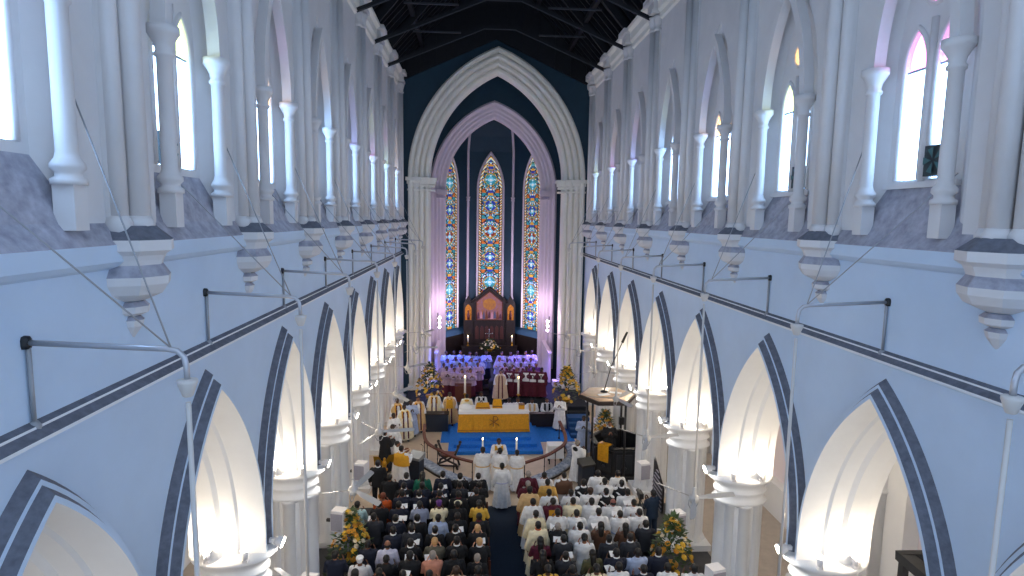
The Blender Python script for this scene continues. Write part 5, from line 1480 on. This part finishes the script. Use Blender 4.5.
# video camera on a tripod
t = thing('video_camera', 'black video camera on a tripod at the right pier', 'camera', (4.55, 19.0, 0))
mb = MB(); mb.box((0, 0, 1.55), (.14, .36, .18)); mb.tube([(0, .18, 1.55), (0, .32, 1.55)], [.05, .065], 10); mb.build('camera_body', [BLACK], t)
mb = MB(); mb.box((0, 0, 1.42), (.1, .12, .08)); mb.tube([(0, -.05, 1.4), (.06, -.45, 1.25)], .015, 6); mb.build('pan_head', [BLACK], t)
for q in range(3):
    a = q * 2 * PI / 3 + .4
    mb = MB(); mb.tube([(0, 0, 1.38), (.25 * math.cos(a), .25 * math.sin(a), 0.0)], .02, 6); mb.build('leg', [BLACK], t)

# choir in tiers
def choir():
    rows = [(33.75, .4, 'front'), (34.65, .42, 'second'), (35.55, .55, 'third'), (36.5, .72, 'back')]
    left_x = {0: (-2.75, -2.28, -1.8, -1.3), 1: (-2.95, -2.5, -2.03, -1.55, -.95), 2: (-2.72, -2.25, -1.78, -1.3, -.82), 3: (-2.85, -2.4, -1.93, -1.45, -.95, -.42)}
    right_x = {0: (.92, 1.4, 1.88, 2.36, 2.84), 1: (.7, 1.18, 1.66, 2.14, 2.62), 2: (.42, .9, 1.38, 1.86, 2.34), 3: (.62, 1.1, 1.58, 2.06, 2.54)}
    for sd, tab in (('left', left_x), ('right', right_x)):
        for r, xs in tab.items():
            y, z, rn = rows[r]
            n = len(xs)
            for c, x in enumerate(sorted(xs, key=lambda v: abs(v))):
                rr = random.Random(r * 17 + c + (3 if sd == 'left' else 0))
                if sd == 'left':
                    top, bot, lk = (('rose_lit_white', 'maroon', 'chorister in rose-lit surplice') if r < 2 else ('blue_lit_white', 'navy', 'chorister in pale surplice'))
                    ex = ()
                else:
                    if r == 0: top, bot, lk, ex = 'maroon', 'maroon', 'maroon chorister with white front panel', (('chasuble_panel', 'white'),)
                    elif r == 1: top, bot, lk, ex = ('purple', 'maroon', 'chorister in purple surplice', ()) if c > 2 else ('rose_lit_white', 'maroon', 'chorister in rose-lit surplice with maroon scarf', (('cape', 'maroon'), ('stole', 'maroon')))
                    else: top, bot, lk, ex = 'lav_lit_white', 'navy', 'chorister in pale surplice', ()
                person('choir', x + rr.uniform(-.05, .05), y + rr.uniform(-.08, .08), z, PI + (-.35 if sd == 'right' else .35) * .6, rr.choice(('read', 'pray')), top, bot, rr.choice(('short', 'short', 'bun')), 'black',
                       None, '%s, %s row of %s choir, %s from the centre' % (lk, rn, sd, ORD[c + 1]), 'choir %s of the chancel' % sd, ex)
    # tier platforms
    for s in (-1, 1):
        mb = MB()
        for y, z, _ in rows[1:]:
            if z > .41: mb.box((s * 1.75 + .02, (y - .45 + 37.4) / 2, (.4 + z) / 2), (3.0, 37.4 - y + .45, z - .4))
        o = tag(mb.build('choir_riser', [DARKWOOD]), 'stepped dark wooden riser under the %s choir' % ('left' if s < 0 else 'right'), 'platform')
    person('cope', .38, 33.2, .4, PI, 'down', 'beige', None, 'short', 'black', None, 'tall chorister in long beige cope at inner end of right choir', 'choir right of the chancel', (('orphrey', 'maroon'),))
choir()
